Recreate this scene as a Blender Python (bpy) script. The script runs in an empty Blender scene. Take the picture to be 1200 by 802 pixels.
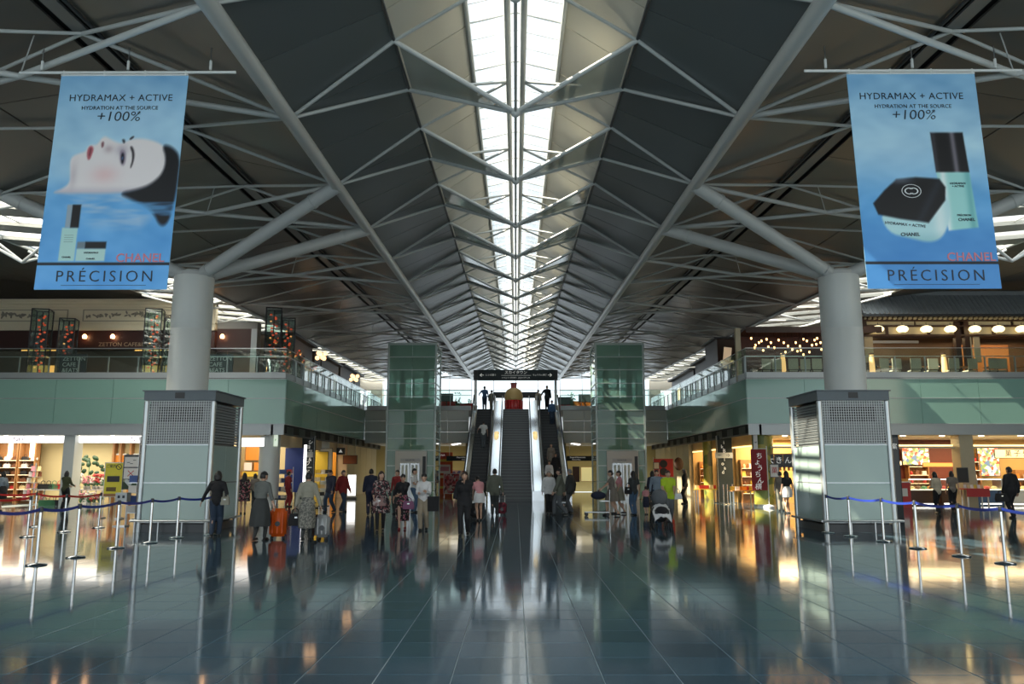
import bpy, bmesh, math, random
import numpy as np
from mathutils import Vector, Matrix
random.seed(7)
S = bpy.context.scene
COL = S.collection
PI = math.pi
# ---------------------------------------------------------------- camera, sky, sun, exposure
F = 933.0; CAMH = 1.62; TH = math.atan(151 / F)
cam = bpy.data.cameras.new('camera'); camo = bpy.data.objects.new('camera', cam); COL.objects.link(camo)
cam.sensor_width = 36; cam.lens = 36 * F / 1200; cam.clip_end = 500
camo.location = (0, 0, CAMH); camo.rotation_euler = (PI / 2 + TH, 0, math.atan(4.5 / F))
S.camera = camo
S.view_settings.view_transform = 'Standard'; S.view_settings.look = 'None'
S.view_settings.gamma = 1; S.view_settings.use_curve_mapping = False
S.view_settings.exposure = 0.45
W = bpy.data.worlds.new('sky'); S.world = W; W.use_nodes = True
bg = W.node_tree.nodes['Background']; bg.inputs[0].default_value = (0.86, 0.95, 1.0, 1); bg.inputs[1].default_value = 1.25
sun = bpy.data.lights.new('sun', 'SUN'); sun.energy = 17.0; sun.angle = 0.012; sun.color = (1, 0.86, 0.66)
suno = bpy.data.objects.new('sun', sun); COL.objects.link(suno)
suno.rotation_euler = Vector((0.66, 0.06, -0.75)).to_track_quat('-Z', 'Y').to_euler()

def at(px, py, Y):
    c, s = math.cos(TH), math.sin(TH)
    u = (px - 604.5) / F; v = (401 - py) / F
    wy = c - s * v; wz = s + c * v
    return Vector((u / wy * Y, Y, CAMH + wz / wy * Y))
def gx(px, Y): return at(px, 552, Y).x
def gz(py, Y): return at(604.5, py, Y).z
def fl(px, py):
    c, s = math.cos(TH), math.sin(TH); v = (401 - py) / F
    return at(px, py, -CAMH * (c - s * v) / (s + c * v))

# ---------------------------------------------------------------- materials
MATS = {}
def mat(name, col, rough=0.5, metal=0.0, emit=0.0, ecol=None, vary=0.0, scale=6.0, bump=0.0, spec=0.5, coat=0.0, vary_obj=0.0):
    if name in MATS: return MATS[name]
    m = bpy.data.materials.new(name); m.use_nodes = True; MATS[name] = m
    nt = m.node_tree; b = nt.nodes['Principled BSDF']
    b.inputs['Base Color'].default_value = (*col, 1); b.inputs['Roughness'].default_value = rough
    b.inputs['Metallic'].default_value = metal; b.inputs['Specular IOR Level'].default_value = spec
    b.inputs['Coat Weight'].default_value = coat; b.inputs['Coat Roughness'].default_value = 0.05
    if emit:
        b.inputs['Emission Color'].default_value = (*(ecol or col), 1); b.inputs['Emission Strength'].default_value = emit
    if vary or bump:
        tc = nt.nodes.new('ShaderNodeTexCoord'); n = nt.nodes.new('ShaderNodeTexNoise'); n.inputs['Scale'].default_value = scale
        n.inputs['Detail'].default_value = 4; nt.links.new(tc.outputs['Object'], n.inputs['Vector'])
        if vary:
            mx = nt.nodes.new('ShaderNodeMix'); mx.data_type = 'RGBA'
            mx.inputs['A'].default_value = (*[c * (1 - vary) for c in col], 1); mx.inputs['B'].default_value = (*[min(1, c * (1 + vary)) for c in col], 1)
            nt.links.new(n.outputs['Fac'], mx.inputs['Factor']); nt.links.new(mx.outputs['Result'], b.inputs['Base Color'])
        if bump:
            bp = nt.nodes.new('ShaderNodeBump'); bp.inputs['Strength'].default_value = bump; bp.inputs['Distance'].default_value = 0.02
            nt.links.new(n.outputs['Fac'], bp.inputs['Height']); nt.links.new(bp.outputs['Normal'], b.inputs['Normal'])
    elif vary_obj:
        oi = nt.nodes.new('ShaderNodeObjectInfo'); mx = nt.nodes.new('ShaderNodeMix'); mx.data_type = 'RGBA'
        mx.inputs['A'].default_value = (*[c * (1 - vary_obj) for c in col], 1); mx.inputs['B'].default_value = (*[min(1, c * (1 + vary_obj)) for c in col], 1)
        nt.links.new(oi.outputs['Random'], mx.inputs['Factor']); nt.links.new(mx.outputs['Result'], b.inputs['Base Color'])
    return m
def glass(name, tint=(1, 1, 1), gloss=0.1, rough=0.02, frost=0.0, body=None, bodyf=0.0):
    if name in MATS: return MATS[name]
    m = bpy.data.materials.new(name); m.use_nodes = True; MATS[name] = m
    nt = m.node_tree; nt.nodes.clear(); N = nt.nodes.new; L = nt.links.new
    out = N('ShaderNodeOutputMaterial'); tr = N('ShaderNodeBsdfTransparent'); tr.inputs[0].default_value = (*tint, 1)
    last = tr.outputs[0]
    if frost:
        t = N('ShaderNodeBsdfTranslucent'); t.inputs[0].default_value = (0.9, 0.93, 0.95, 1)
        mx = N('ShaderNodeMixShader'); mx.inputs[0].default_value = frost; L(last, mx.inputs[1]); L(t.outputs[0], mx.inputs[2]); last = mx.outputs[0]
    if bodyf:
        t = N('ShaderNodeBsdfDiffuse'); t.inputs[0].default_value = (*body, 1)
        mx = N('ShaderNodeMixShader'); mx.inputs[0].default_value = bodyf; L(last, mx.inputs[1]); L(t.outputs[0], mx.inputs[2]); last = mx.outputs[0]
    g = N('ShaderNodeBsdfGlossy'); g.inputs['Roughness'].default_value = rough
    fr = N('ShaderNodeLayerWeight'); pw = N('ShaderNodeMath'); pw.operation = 'POWER'; pw.inputs[1].default_value = 5
    L(fr.outputs['Facing'], pw.inputs[0]); ad = N('ShaderNodeMath'); ad.inputs[1].default_value = gloss
    L(pw.outputs[0], ad.inputs[0]); ad.use_clamp = True
    mx = N('ShaderNodeMixShader'); L(ad.outputs[0], mx.inputs[0]); L(last, mx.inputs[1]); L(g.outputs[0], mx.inputs[2])
    L(mx.outputs[0], out.inputs[0]); return m
def print_mat(name, cols, scale, rough=0.8):
    """voronoi print for patterned cloth and mixed displays"""
    if name in MATS: return MATS[name]
    m = bpy.data.materials.new(name); m.use_nodes = True; MATS[name] = m
    nt = m.node_tree; b = nt.nodes['Principled BSDF']; b.inputs['Roughness'].default_value = rough
    tc = nt.nodes.new('ShaderNodeTexCoord'); v = nt.nodes.new('ShaderNodeTexVoronoi'); v.inputs['Scale'].default_value = scale
    nt.links.new(tc.outputs['Object'], v.inputs['Vector'])
    sp = nt.nodes.new('ShaderNodeSeparateColor'); nt.links.new(v.outputs['Color'], sp.inputs[0])
    r = nt.nodes.new('ShaderNodeValToRGB'); r.color_ramp.interpolation = 'CONSTANT'
    el = r.color_ramp.elements
    while len(el) < len(cols): el.new(0.5)
    for i, c in enumerate(cols): el[i].position = i / len(cols); el[i].color = (*c, 1)
    nt.links.new(sp.outputs[0], r.inputs[0]); nt.links.new(r.outputs[0], b.inputs['Base Color'])
    return m
def vcol_mat(name, rough=0.45, emit=0.0):
    if name in MATS: return MATS[name]
    m = bpy.data.materials.new(name); m.use_nodes = True; MATS[name] = m
    nt = m.node_tree; b = nt.nodes['Principled BSDF']; b.inputs['Roughness'].default_value = rough
    a = nt.nodes.new('ShaderNodeVertexColor'); a.layer_name = 'print'
    nt.links.new(a.outputs[0], b.inputs['Base Color'])
    if emit:
        nt.links.new(a.outputs[0], b.inputs['Emission Color']); b.inputs['Emission Strength'].default_value = emit
    return m

# ---------------------------------------------------------------- objects
def put(name, mesh, parent=None, loc=(0, 0, 0), rot=(0, 0, 0), scale=(1, 1, 1), m=None, kind=None):
    o = bpy.data.objects.new(name, mesh); COL.objects.link(o)
    o.location = loc; o.rotation_euler = rot; o.scale = scale
    if parent is not None: o.parent = parent
    if m is not None and mesh is not None and not mesh.materials: mesh.materials.append(m)
    if kind: o['kind'] = kind
    return o
def tag(o, label, cat, group=None):
    o['label'] = label; o['category'] = cat
    if group: o['group'] = group
    return o
def thing(name, label, cat, loc=(0, 0, 0), rz=0.0, group=None):
    return tag(put(name, None, None, loc, (0, 0, rz)), label, cat, group)
def struct(name):
    return put(name, None, kind='structure')
def copy_tree(o, parent=None):
    c = o.copy(); COL.objects.link(c); c.parent = parent
    for ch in list(o.children): copy_tree(ch, c)
    return c
class MB:
    def __init__(s): s.v = []; s.f = []
    def add(s, vs, fs):
        k = len(s.v); s.v += [tuple(p) for p in vs]; s.f += [tuple(i + k for i in f) for f in fs]; return s
    def box(s, x0, x1, y0, y1, z0, z1, M=None):
        vs = [Vector((x, y, z)) for z in (z0, z1) for y in (y0, y1) for x in (x0, x1)]
        if M: vs = [M @ p for p in vs]
        return s.add(vs, [(0, 2, 3, 1), (4, 5, 7, 6), (0, 1, 5, 4), (2, 6, 7, 3), (0, 4, 6, 2), (1, 3, 7, 5)])
    def cyl(s, p0, p1, r0, r1=None, n=12, cap=True):
        p0, p1 = Vector(p0), Vector(p1); r1 = r0 if r1 is None else r1
        d = (p1 - p0); q = d.to_track_quat('Z', 'Y') if d.length > 1e-9 else Vector((0, 0, 1)).to_track_quat('Z', 'Y')
        a, b = q @ Vector((1, 0, 0)), q @ Vector((0, 1, 0)); vs = []
        for p, r in ((p0, r0), (p1, r1)):
            vs += [p + a * (r * math.cos(2 * PI * i / n)) + b * (r * math.sin(2 * PI * i / n)) for i in range(n)]
        fs = [(i, (i + 1) % n, n + (i + 1) % n, n + i) for i in range(n)]
        if cap: fs += [tuple(range(n - 1, -1, -1)), tuple(range(n, 2 * n))]
        return s.add(vs, fs)
    def tube(s, pts, r, n=8):
        for a, b in zip(pts, pts[1:]): s.cyl(a, b, r, n=n)
        return s
    def lathe(s, prof, c=(0, 0, 0), n=20, sx=1, sy=1):
        vs = []; fs = []
        for r, z in prof:
            vs += [(c[0] + sx * r * math.cos(2 * PI * i / n), c[1] + sy * r * math.sin(2 * PI * i / n), c[2] + z) for i in range(n)]
        for k in range(len(prof) - 1):
            fs += [(k * n + i, k * n + (i + 1) % n, (k + 1) * n + (i + 1) % n, (k + 1) * n + i) for i in range(n)]
        fs += [tuple(range(n - 1, -1, -1)), tuple(range((len(prof) - 1) * n, len(prof) * n))]
        return s.add(vs, fs)
    def ell(s, c, r, n=12, m=8, M=None):
        vs = [Vector((0, 0, -r[2]))]; fs = []
        for j in range(1, m):
            t = PI * j / m - PI / 2
            vs += [Vector((r[0] * math.cos(t) * math.cos(2 * PI * i / n), r[1] * math.cos(t) * math.sin(2 * PI * i / n), r[2] * math.sin(t))) for i in range(n)]
        vs.append(Vector((0, 0, r[2]))); e = len(vs) - 1
        fs += [(0, 1 + (i + 1) % n, 1 + i) for i in range(n)]
        for j in range(m - 2):
            fs += [(1 + j * n + i, 1 + j * n + (i + 1) % n, 1 + (j + 1) * n + (i + 1) % n, 1 + (j + 1) * n + i) for i in range(n)]
        fs += [(1 + (m - 2) * n + i, 1 + (m - 2) * n + (i + 1) % n, e) for i in range(n)]
        if M: vs = [M @ p for p in vs]
        c = Vector(c); return s.add([p + c for p in vs], fs)
    def prism(s, pts, t):
        """polygon pts (3D, planar) extruded by vector t"""
        n = len(pts); pts = [Vector(p) for p in pts]; t = Vector(t)
        return s.add(pts + [p + t for p in pts], [tuple(range(n - 1, -1, -1)), tuple(range(n, 2 * n))] + [(i, (i + 1) % n, n + (i + 1) % n, n + i) for i in range(n)])
    def mesh(s, name, m, smooth=False, fix=True):
        me = bpy.data.meshes.new(name); me.from_pydata(s.v, [], s.f); me.materials.append(m)
        if fix:
            b = bmesh.new(); b.from_mesh(me); bmesh.ops.recalc_face_normals(b, faces=b.faces); b.to_mesh(me); b.free()
        if smooth:
            me.polygons.foreach_set('use_smooth', [True] * len(me.polygons))
            if smooth != 'all': me.set_sharp_from_angle(angle=math.radians(40))
        return me
    def build(s, name, m, parent=None, smooth=False, kind=None, loc=(0, 0, 0)):
        return put(name, s.mesh(name, m, smooth), parent, loc, kind=kind)
def B(name, m, parent, *b, kind=None):
    """one box as an object"""
    return MB().box(*b).build(name, m, parent, kind=kind)
UNIT = {}
def bar(name, p0, p1, r, m, parent, n=10):
    key = (m.name, n)
    if key not in UNIT: UNIT[key] = MB().cyl((0, 0, 0), (0, 0, 1), 1, n=n).mesh('bar', m, True)
    p0, p1 = Vector(p0), Vector(p1); d = p1 - p0
    return put(name, UNIT[key], parent, p0, d.to_track_quat('Z', 'Y').to_euler(), (r, r, d.length))
TXT = {}
def text(s, size, m, parent, loc, rot=(PI / 2, 0, 0), align='CENTER', name='lettering', depth=0.004, sx=1.0, shear=0.0, bold=0.0, space=1.0):
    key = (s, m.name, align, shear, bold, space, depth / size)
    if key not in TXT:
        cu = bpy.data.curves.new('lettering', 'FONT'); cu.body = s; cu.align_x = align; cu.align_y = 'CENTER'; cu.size = 1
        cu.shear = shear; cu.offset = bold; cu.extrude = depth / size; cu.space_character = space; cu.resolution_u = 3
        o = bpy.data.objects.new('lettering', cu); COL.objects.link(o)
        dg = bpy.context.evaluated_depsgraph_get()
        me = bpy.data.meshes.new_from_object(o.evaluated_get(dg)); bpy.data.objects.remove(o); bpy.data.curves.remove(cu)
        me.materials.clear(); me.materials.append(m); TXT[key] = me
    return put(name, TXT[key], parent, loc, rot, (size * sx, size, size))
def lamp(loc, sx, sy, watts, col, rot=(0, 0, 0), parent=None):
    l = bpy.data.lights.new('lamp', 'AREA'); l.shape = 'RECTANGLE'; l.size = sx; l.size_y = sy; l.energy = watts; l.color = col
    o = bpy.data.objects.new('lamp', l); COL.objects.link(o); o.location = loc; o.rotation_euler = rot
    return o
def raster(name, w, h, nx, ny, fn, m, parent, loc=(0, 0, 0), rot=(0, 0, 0)):
    """flat print w x h (local X right, Z up, faces -Y); fn(u, v) -> rgb arrays, u right 0..1, v down 0..1"""
    u, v = np.meshgrid((np.arange(nx + 1)) / nx, 1 - np.arange(ny + 1) / ny)
    c = np.clip(fn(u, v), 0, 1)
    co = np.stack([(u - .5) * w, np.zeros_like(u), (1 - v) * h], -1).reshape(-1, 3)
    i = np.arange(nx * ny); r = i // nx; q = r * (nx + 1) + i % nx
    fc = np.stack([q, q + 1, q + nx + 2, q + nx + 1], -1)
    me = bpy.data.meshes.new(name); me.from_pydata(co.tolist(), [], fc.tolist()); me.materials.append(m)
    at_ = me.color_attributes.new('print', 'FLOAT_COLOR', 'POINT')
    lin = np.where(c <= .04045, c / 12.92, ((c + .055) / 1.055) ** 2.4)
    at_.data.foreach_set('color', np.concatenate([lin, np.ones(lin.shape[:2] + (1,))], -1).reshape(-1).astype(np.float32))
    return put(name, me, parent, loc, rot)

# shared materials
M_steel = mat('brushed_steel', (0.55, 0.57, 0.58), 0.28, 1.0)
M_chrome = mat('polished_steel', (0.75, 0.77, 0.78), 0.12, 1.0)
M_white = mat('white_paint', (0.72, 0.74, 0.73), 0.4, vary=0.03)
M_pipe = mat('grey_white_steel_paint', (0.52, 0.54, 0.53), 0.35, vary=0.04, scale=2)
M_colm = mat('pale_grey_column_cladding', (0.66, 0.69, 0.67), 0.35, vary=0.03, scale=1.5)
M_black = mat('black_metal', (0.012, 0.013, 0.014), 0.4)
M_dark = mat('charcoal_metal', (0.05, 0.055, 0.06), 0.4)
M_gap = mat('dark_joint', (0.02, 0.02, 0.02), 0.8)
M_green = mat('back_painted_green_glass', (0.27, 0.47, 0.40), 0.08, spec=0.6, vary=0.04, scale=0.4)
M_kgreen = mat('pale_green_glass_cladding', (0.38, 0.50, 0.47), 0.10, spec=0.5)
M_ggrey = mat('grey_aluminium_panel', (0.42, 0.45, 0.46), 0.35, 0.3)
M_clear = glass('clear_balustrade_glass', (0.86, 0.94, 0.91), 0.05)
M_sign_dk = mat('dark_sign_board', (0.022, 0.032, 0.036), 0.5, spec=0.3)
M_letter = mat('white_lettering', (0.85, 0.85, 0.82), 0.5, emit=0.2)  # faint glow added to all lettering, even on signs that are not lit
M_ink = mat('dark_blue_ink', (0.012, 0.02, 0.035), 0.5)
M_litwhite = mat('lit_white_sign_face', (0.9, 0.9, 0.88), 0.4, emit=1.6, ecol=(1, 0.98, 0.95))
# ================================================================ FLOOR
floor = struct('floor')
TW = 0.6; X0 = 0.09
M_tile = mat('polished_blue_grey_granite', (0.058, 0.105, 0.138), 0.075, vary_obj=0.16, spec=0.65)
M_joint = mat('pale_tile_joint', (0.30, 0.36, 0.37), 0.4)
B('floor_bed', M_joint, floor, -34, 34, -8, 62, -0.12, -0.004)
def tile_mesh(g=0.0035, bv=0.003):
    a = TW / 2 - g; b = a - bv; m = MB()
    m.add([(-a, -a, -.05), (a, -a, -.05), (a, a, -.05), (-a, a, -.05), (-a, -a, -bv), (a, -a, -bv), (a, a, -bv), (-a, a, -bv),
           (-b, -b, 0), (b, -b, 0), (b, b, 0), (-b, b, 0)],
          [(8, 9, 10, 11)] + [(4 + i, 4 + (i + 1) % 4, 8 + (i + 1) % 4, 8 + i) for i in range(4)] + [(i, (i + 1) % 4, 4 + (i + 1) % 4, 4 + i) for i in range(4)])
    return m.mesh('tile', M_tile)
TM = tile_mesh(); ntile = 0; Y0 = 4.95; row = 0; done = set()
while ntile < 300:
    y = Y0 + TW * row
    kx = int((604 / F * y + 0.2) / TW) + 1
    for k in range(-kx, kx):
        if ntile >= 300: break
        put('tile', TM, floor, (X0 + TW * (k + .5), y + TW / 2, 0), (random.gauss(0, .0006), random.gauss(0, .0006), 0)); done.add((k, row)); ntile += 1
    row += 1
rest = MB(); a = TW / 2 - 0.0035
for r in range(-21, 62):
    for k in range(-40, 40):
        if (k, r) in done: continue
        if r > 47 and abs(k) > 38: continue
        cx, cy = X0 + TW * (k + .5), Y0 + TW * (r + .5)
        dz = [random.gauss(0, .0003) for _ in range(2)]
        n = len(rest.v)
        rest.v += [(cx - a, cy - a, dz[0]), (cx + a, cy - a, dz[1]), (cx + a, cy + a, -dz[0]), (cx - a, cy + a, -dz[1])]
        rest.v += [(cx - a, cy - a, -.01), (cx + a, cy - a, -.01), (cx + a, cy + a, -.01), (cx - a, cy + a, -.01)]
        rest.f += [(n, n + 1, n + 2, n + 3)] + [(n + i, n + 4 + i, n + 4 + (i + 1) % 4, n + (i + 1) % 4) for i in range(4)]
put('tile_field', rest.mesh('tile_field', M_tile, fix=False), floor, kind='stuff')
B('floor_far', M_tile, floor, -34, -24.1, -8, 62, -0.1, -0.001); B('floor_far', M_tile, floor, 24.1, 34, -8, 62, -0.1, -0.001)
B('floor_far', M_tile, floor, -24.1, 24.1, 42.0, 62, -0.1, -0.002)

# ================================================================ ROOF
ceiling = struct('ceiling')
SL = 0.038
def rp(X, zo, Y): return Vector((X, Y, zo + SL * Y))
SKX, SKZ = 1.03, 10.6; EX, EZ = 2.45, 9.65; PX, PZ = 4.82, 8.55; CX, CZ = 8.1, 9.3; LX, LZ = 13.9, 8.3; L2X, L2Z = 18.0, 8.65; OX, OZ = 34, 10.6; VZ = 8.57
YA, YB = 2.5, 89.8; MOD = 4.5
PK = [16.0 + MOD * k for k in range(-3, 17)]   # PK[4], PK[5] flank the roof columns
M_pan = mat('grey_satin_ceiling_panel', (0.125, 0.138, 0.14), 0.28, vary_obj=0.10, spec=0.6)
M_pan2 = mat('grey_brown_ceiling_panel', (0.105, 0.098, 0.086), 0.33, vary_obj=0.10, spec=0.6)  # brown tint puts reflected warm light into the outer panels' colour
M_pan3 = mat('dark_wing_ceiling_panel', (0.10, 0.10, 0.09), 0.5, vary_obj=0.10)
M_wpan = mat('cream_reflector_panel', (0.56, 0.53, 0.45), 0.35, vary_obj=0.05)
M_deck = mat('dark_roof_deck', (0.015, 0.015, 0.015), 0.7)
M_defl = glass('grey_translucent_deflector', (0.75, 0.77, 0.75), 0.05, 0.1, body=(0.42, 0.44, 0.42), bodyf=0.55)
def strip(name, xa, za, xb, zb, off, th, m, parent, ya=YA, yb=YB):
    q = []
    for X, zo in ((xa, za), (xb, zb)):
        for Y in (ya, yb): q.append(rp(X, zo + off, Y))
    return MB().prism([q[0], q[1], q[3], q[2]], (0, 0, th)).build(name, m, parent)
for s in (-1, 1):
    for (xa, za, xb, zb) in ((SKX, SKZ, EX, EZ), (EX, EZ, PX, PZ), (PX, PZ, CX, CZ), (CX, CZ, LX, LZ), (L2X, L2Z, OX, OZ)):
        strip('roof_deck', s * xa, za, s * xb, zb, 0.12, 0.12, M_deck, ceiling)
def panel_mesh(xa, za, xb, zb, L, m, g=0.015, th=0.05, ga=.02):
    u = Vector((xb - xa, 0, zb - za)); L0 = u.length; u /= L0
    a = Vector((xa, 0, za)) + u * ga; b = Vector((xb, 0, zb)) - u * ga
    q = [a + Vector((0, g, SL * g)), a + Vector((0, L - g, SL * (L - g))), b + Vector((0, L - g, SL * (L - g))), b + Vector((0, g, SL * g))]
    return MB().prism(q, (0, 0, th)).mesh('panel', m)
def mid(a, b, t): return (a[0] + (b[0] - a[0]) * t, a[1] + (b[1] - a[1]) * t)
zones = [('reflector_panel', (SKX, SKZ), (EX, EZ), 2.25, M_wpan), ('ceiling_panel', (EX, EZ), (PX, PZ), 2.25, M_pan),
         ('valley_panel', (PX, PZ), mid((PX, PZ), (CX, CZ), .93), 4.5, M_pan2)]
c1 = mid((CX, CZ), (LX, LZ), .06); c2 = mid((CX, CZ), (LX, LZ), .53)
zones += [('outer_panel', c1, c2, 4.5, M_pan2), ('outer_panel', c2, (LX, LZ), 4.5, M_pan2), ('wing_panel', (L2X, L2Z), mid((L2X, L2Z), (OX, OZ), .33), 4.5, M_pan3), ('wing_panel', mid((L2X, L2Z), (OX, OZ), .33), mid((L2X, L2Z), (OX, OZ), .66), 4.5, M_pan3), ('wing_panel', mid((L2X, L2Z), (OX, OZ), .66), (OX, OZ), 4.5, M_pan3)]
for nm, a, b, L, m in zones:
    for s in (-1, 1):
        me = panel_mesh(s * a[0], a[1], s * b[0], b[1], L, m)
        y = YA
        while y < YB - .1:
            put(nm, me, ceiling, (0, y, SL * y)); y += L
for s in (-1, 1):
    strip('valley_pipe_shadow_gap', s * (PX - .05), PZ + .0, s * (PX + .05), PZ + .0, .1, .02, M_gap, ceiling)
    bar('valley_pipe', rp(s * PX, PZ - .12, YA), rp(s * PX, PZ - .12, YB), 0.155, M_pipe, ceiling, 20)
    bar('edge_rail', rp(s * EX, EZ - .02, YA), rp(s * EX, EZ - .02, YB), 0.035, M_dark, ceiling, 8)
    bar('skylight_edge_tube', rp(s * SKX, SKZ - .05, YA), rp(s * SKX, SKZ - .05, YB), 0.05, M_pipe, ceiling, 8)
    bar('skylight_twin_tube', rp(s * .17, SKZ - .25, YA), rp(s * .17, SKZ - .25, YB), 0.075, M_pipe, ceiling, 12)
    # gutter channel between the two roof folds
    strip('gutter_channel', s * (CX - .32), CZ - .02, s * (CX + .32), CZ - .02, .06, .03, M_gap, ceiling)
    strip('gutter_cover', s * (CX - .13), CZ - .10, s * (CX + .16), CZ - .10, .0, .05, mat('gutter_grey', (0.16, 0.165, 0.16), 0.4), ceiling)
    bar('gutter_rail', rp(s * (CX - .30), CZ - .12, YA), rp(s * (CX - .30), CZ - .12, YB), 0.035, M_dark, ceiling, 8)
    bar('clerestory_sill', rp(s * LX, LZ - .05, YA), rp(s * LX, LZ - .05, YB), 0.09, M_pipe, ceiling, 10)
    bar('clerestory_head', rp(s * L2X, L2Z, YA), rp(s * L2X, L2Z, YB), 0.07, M_pipe, ceiling, 10)
bar('lighting_track', rp(0, SKZ - .55, YA), rp(0, SKZ - .55, YB), 0.03, M_pipe, ceiling, 8)
# ridge glazing
M_sky = glass('skylight_glass', (0.97, 0.99, 1.0), 0.02)
M_cl = glass('frosted_clerestory_glass', (0.95, 0.98, 1.0), 0.02, frost=0.12)
win = struct('window_1')
y = YA
g1 = {}
for s in (-1, 1):
    g1[s] = MB().prism([(0, .02, SKZ + .32), (0, 2.23, SKZ + .32 + SL * 2.21), (s * SKX, 2.23, SKZ + .06 + SL * 2.21), (s * SKX, .02, SKZ + .06)], (0, 0, .012)).mesh('pane', M_sky)
while y < YB - .1:
    for s in (-1, 1):
        put('pane', g1[s], win, (0, y, SL * y))
        for q in (0, .75, 1.5):
            bar('purlin', rp(0, SKZ + .29, y + q), rp(s * SKX, SKZ + .03, y + q), 0.010 if q else .022, M_pipe, win, 6)
    y += 2.25
M_cll = glass('milky_clerestory_glass', (0.95, 0.98, 1.0), 0.02, frost=0.8)
M_beam = mat('grey_clerestory_beam', (0.36, 0.37, 0.35), 0.45, vary=.05)
for s, nm in ((-1, 'window_2'), (1, 'window_3')):
    wn = struct(nm); zz_ = lambda X, y: LZ + .08 + (L2Z - LZ) * (X - LX) / (L2X - LX) + SL * y
    me = MB().prism([(s * LX, .5, zz_(LX, .5)), (s * LX, 1.75, zz_(LX, 1.75)), (s * L2X, 1.75, zz_(L2X, 1.75)), (s * L2X, .5, zz_(L2X, .5))], (0, 0, .012)).mesh('pane', M_cll if s < 0 else M_cl)
    be = MB().prism([(s * LX, -.49, zz_(LX, -.49) - .12), (s * LX, .49, zz_(LX, .49) - .12), (s * L2X, .49, zz_(L2X, .49) - .12), (s * L2X, -.49, zz_(L2X, -.49) - .12)], (0, 0, .2)).mesh('clerestory_beam', M_beam)
    y = YA
    while y < YB - .1:
        put('pane', me, wn, (0, y, SL * y)); put('clerestory_beam', be, wn, (0, y, SL * y))
        bar('pane_bar', rp(s * (LX + 2.0), LZ + .25, y + .5), rp(s * (LX + 2.0), LZ + .25, y + 1.75), .03, M_pipe, wn, 6)
        y += 2.25
# trusses
tri = {}
for k, yk in enumerate(PK):
    ya = yk - .25 * MOD; yb = yk + .25 * MOD
    for s in (-1, 1):
        P = rp(s * PX, PZ - .1, yk)
        for ye in (ya, yb):
            E_ = rp(s * EX, EZ - .03, ye)
            bar('ceiling_brace', P, E_, 0.042, M_pipe, ceiling)
            bar('vee_brace', E_, rp(0, VZ, yk), 0.052, M_pipe, ceiling)
            bar('gutter_brace', P, rp(s * CX, CZ - .12, yk + (ye - yk) * 2), 0.042, M_pipe, ceiling)
            bar('outer_brace', rp(s * LX, LZ - .08, yk), rp(s * CX, CZ - .12, yk + (ye - yk) * 2), 0.035, M_pipe, ceiling)
            bar('skylight_brace', E_, rp(s * .17, SKZ - .25, yk + (ye - yk) * 2), 0.038, M_pipe, ceiling)
            nz = rp(s * 16.0, 7.35 if yk < 33 else 8.1, yk)
            bar('clerestory_brace', rp(s * (LX + .05), LZ, ye), nz, 0.05, M_white, ceiling); bar('clerestory_brace', rp(s * L2X, L2Z - .1, ye), nz, 0.05, M_white, ceiling)
        if k % 2 == 0:
            N_ = rp(s * 9.2, 8.33, yk + MOD / 2)
            for yy in (yk, yk + MOD):
                bar('king_tie', rp(s * PX, PZ - .1, yy), N_, 0.06, M_pipe, ceiling); bar('king_tie', N_, rp(s * (LX + .3), LZ + .1, yy), 0.06, M_pipe, ceiling)
            bar('king_wire', N_, rp(s * 9.0, CZ - .1, yk + MOD / 2), .012, M_pipe, ceiling, 6)
        if s not in tri:
            tri[s] = MB().prism([(s * EX * .97, -.24 * MOD, EZ - .02 - SL * .25 * MOD), (s * EX * .97, .24 * MOD, EZ - .02 + SL * .25 * MOD), (s * .06, 0, VZ + .03)], (0, 0, .02)).mesh('deflector', M_defl)
        put('deflector', tri[s], ceiling, (0, yk, SL * yk))
M_node = M_pipe
nodeme = MB().ell((0, 0, 0), (.11, .11, .11), 10, 7).mesh('truss_node', M_node, 'all')
for yk in PK: put('truss_node', nodeme, ceiling, rp(0, VZ, yk))
bar('lower_chord', rp(0, VZ, PK[0]), rp(0, VZ, PK[-1]), 0.03, M_pipe, ceiling)

# ================================================================ END GLASS WALL
wallb = struct('wall_back')
M_mull = mat('pale_mullion', (0.6, 0.62, 0.62), 0.4)
for i in range(-6, 7):
    x = i * 2.5
    B('mullion', M_mull, wallb, x - .03, x + .03, YB, YB + .12, 5.8, 13.2)
for z in (5.85, 8.2, 10.6, 13.1):
    B('transom', M_mull, wallb, -15, 15, YB + .02, YB + .14, z - .03, z + .03)
gp = MB().box(-1.19, 1.19, 0, .015, 0, 2.3).mesh('pane', glass('end_wall_glass', (0.97, 0.99, 1.0), 0.0))
for i in range(-6, 6):
    for z in (5.9, 8.25, 10.7): put('pane', gp, wallb, (i * 2.5 + 1.25, YB + .07, z))

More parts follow.
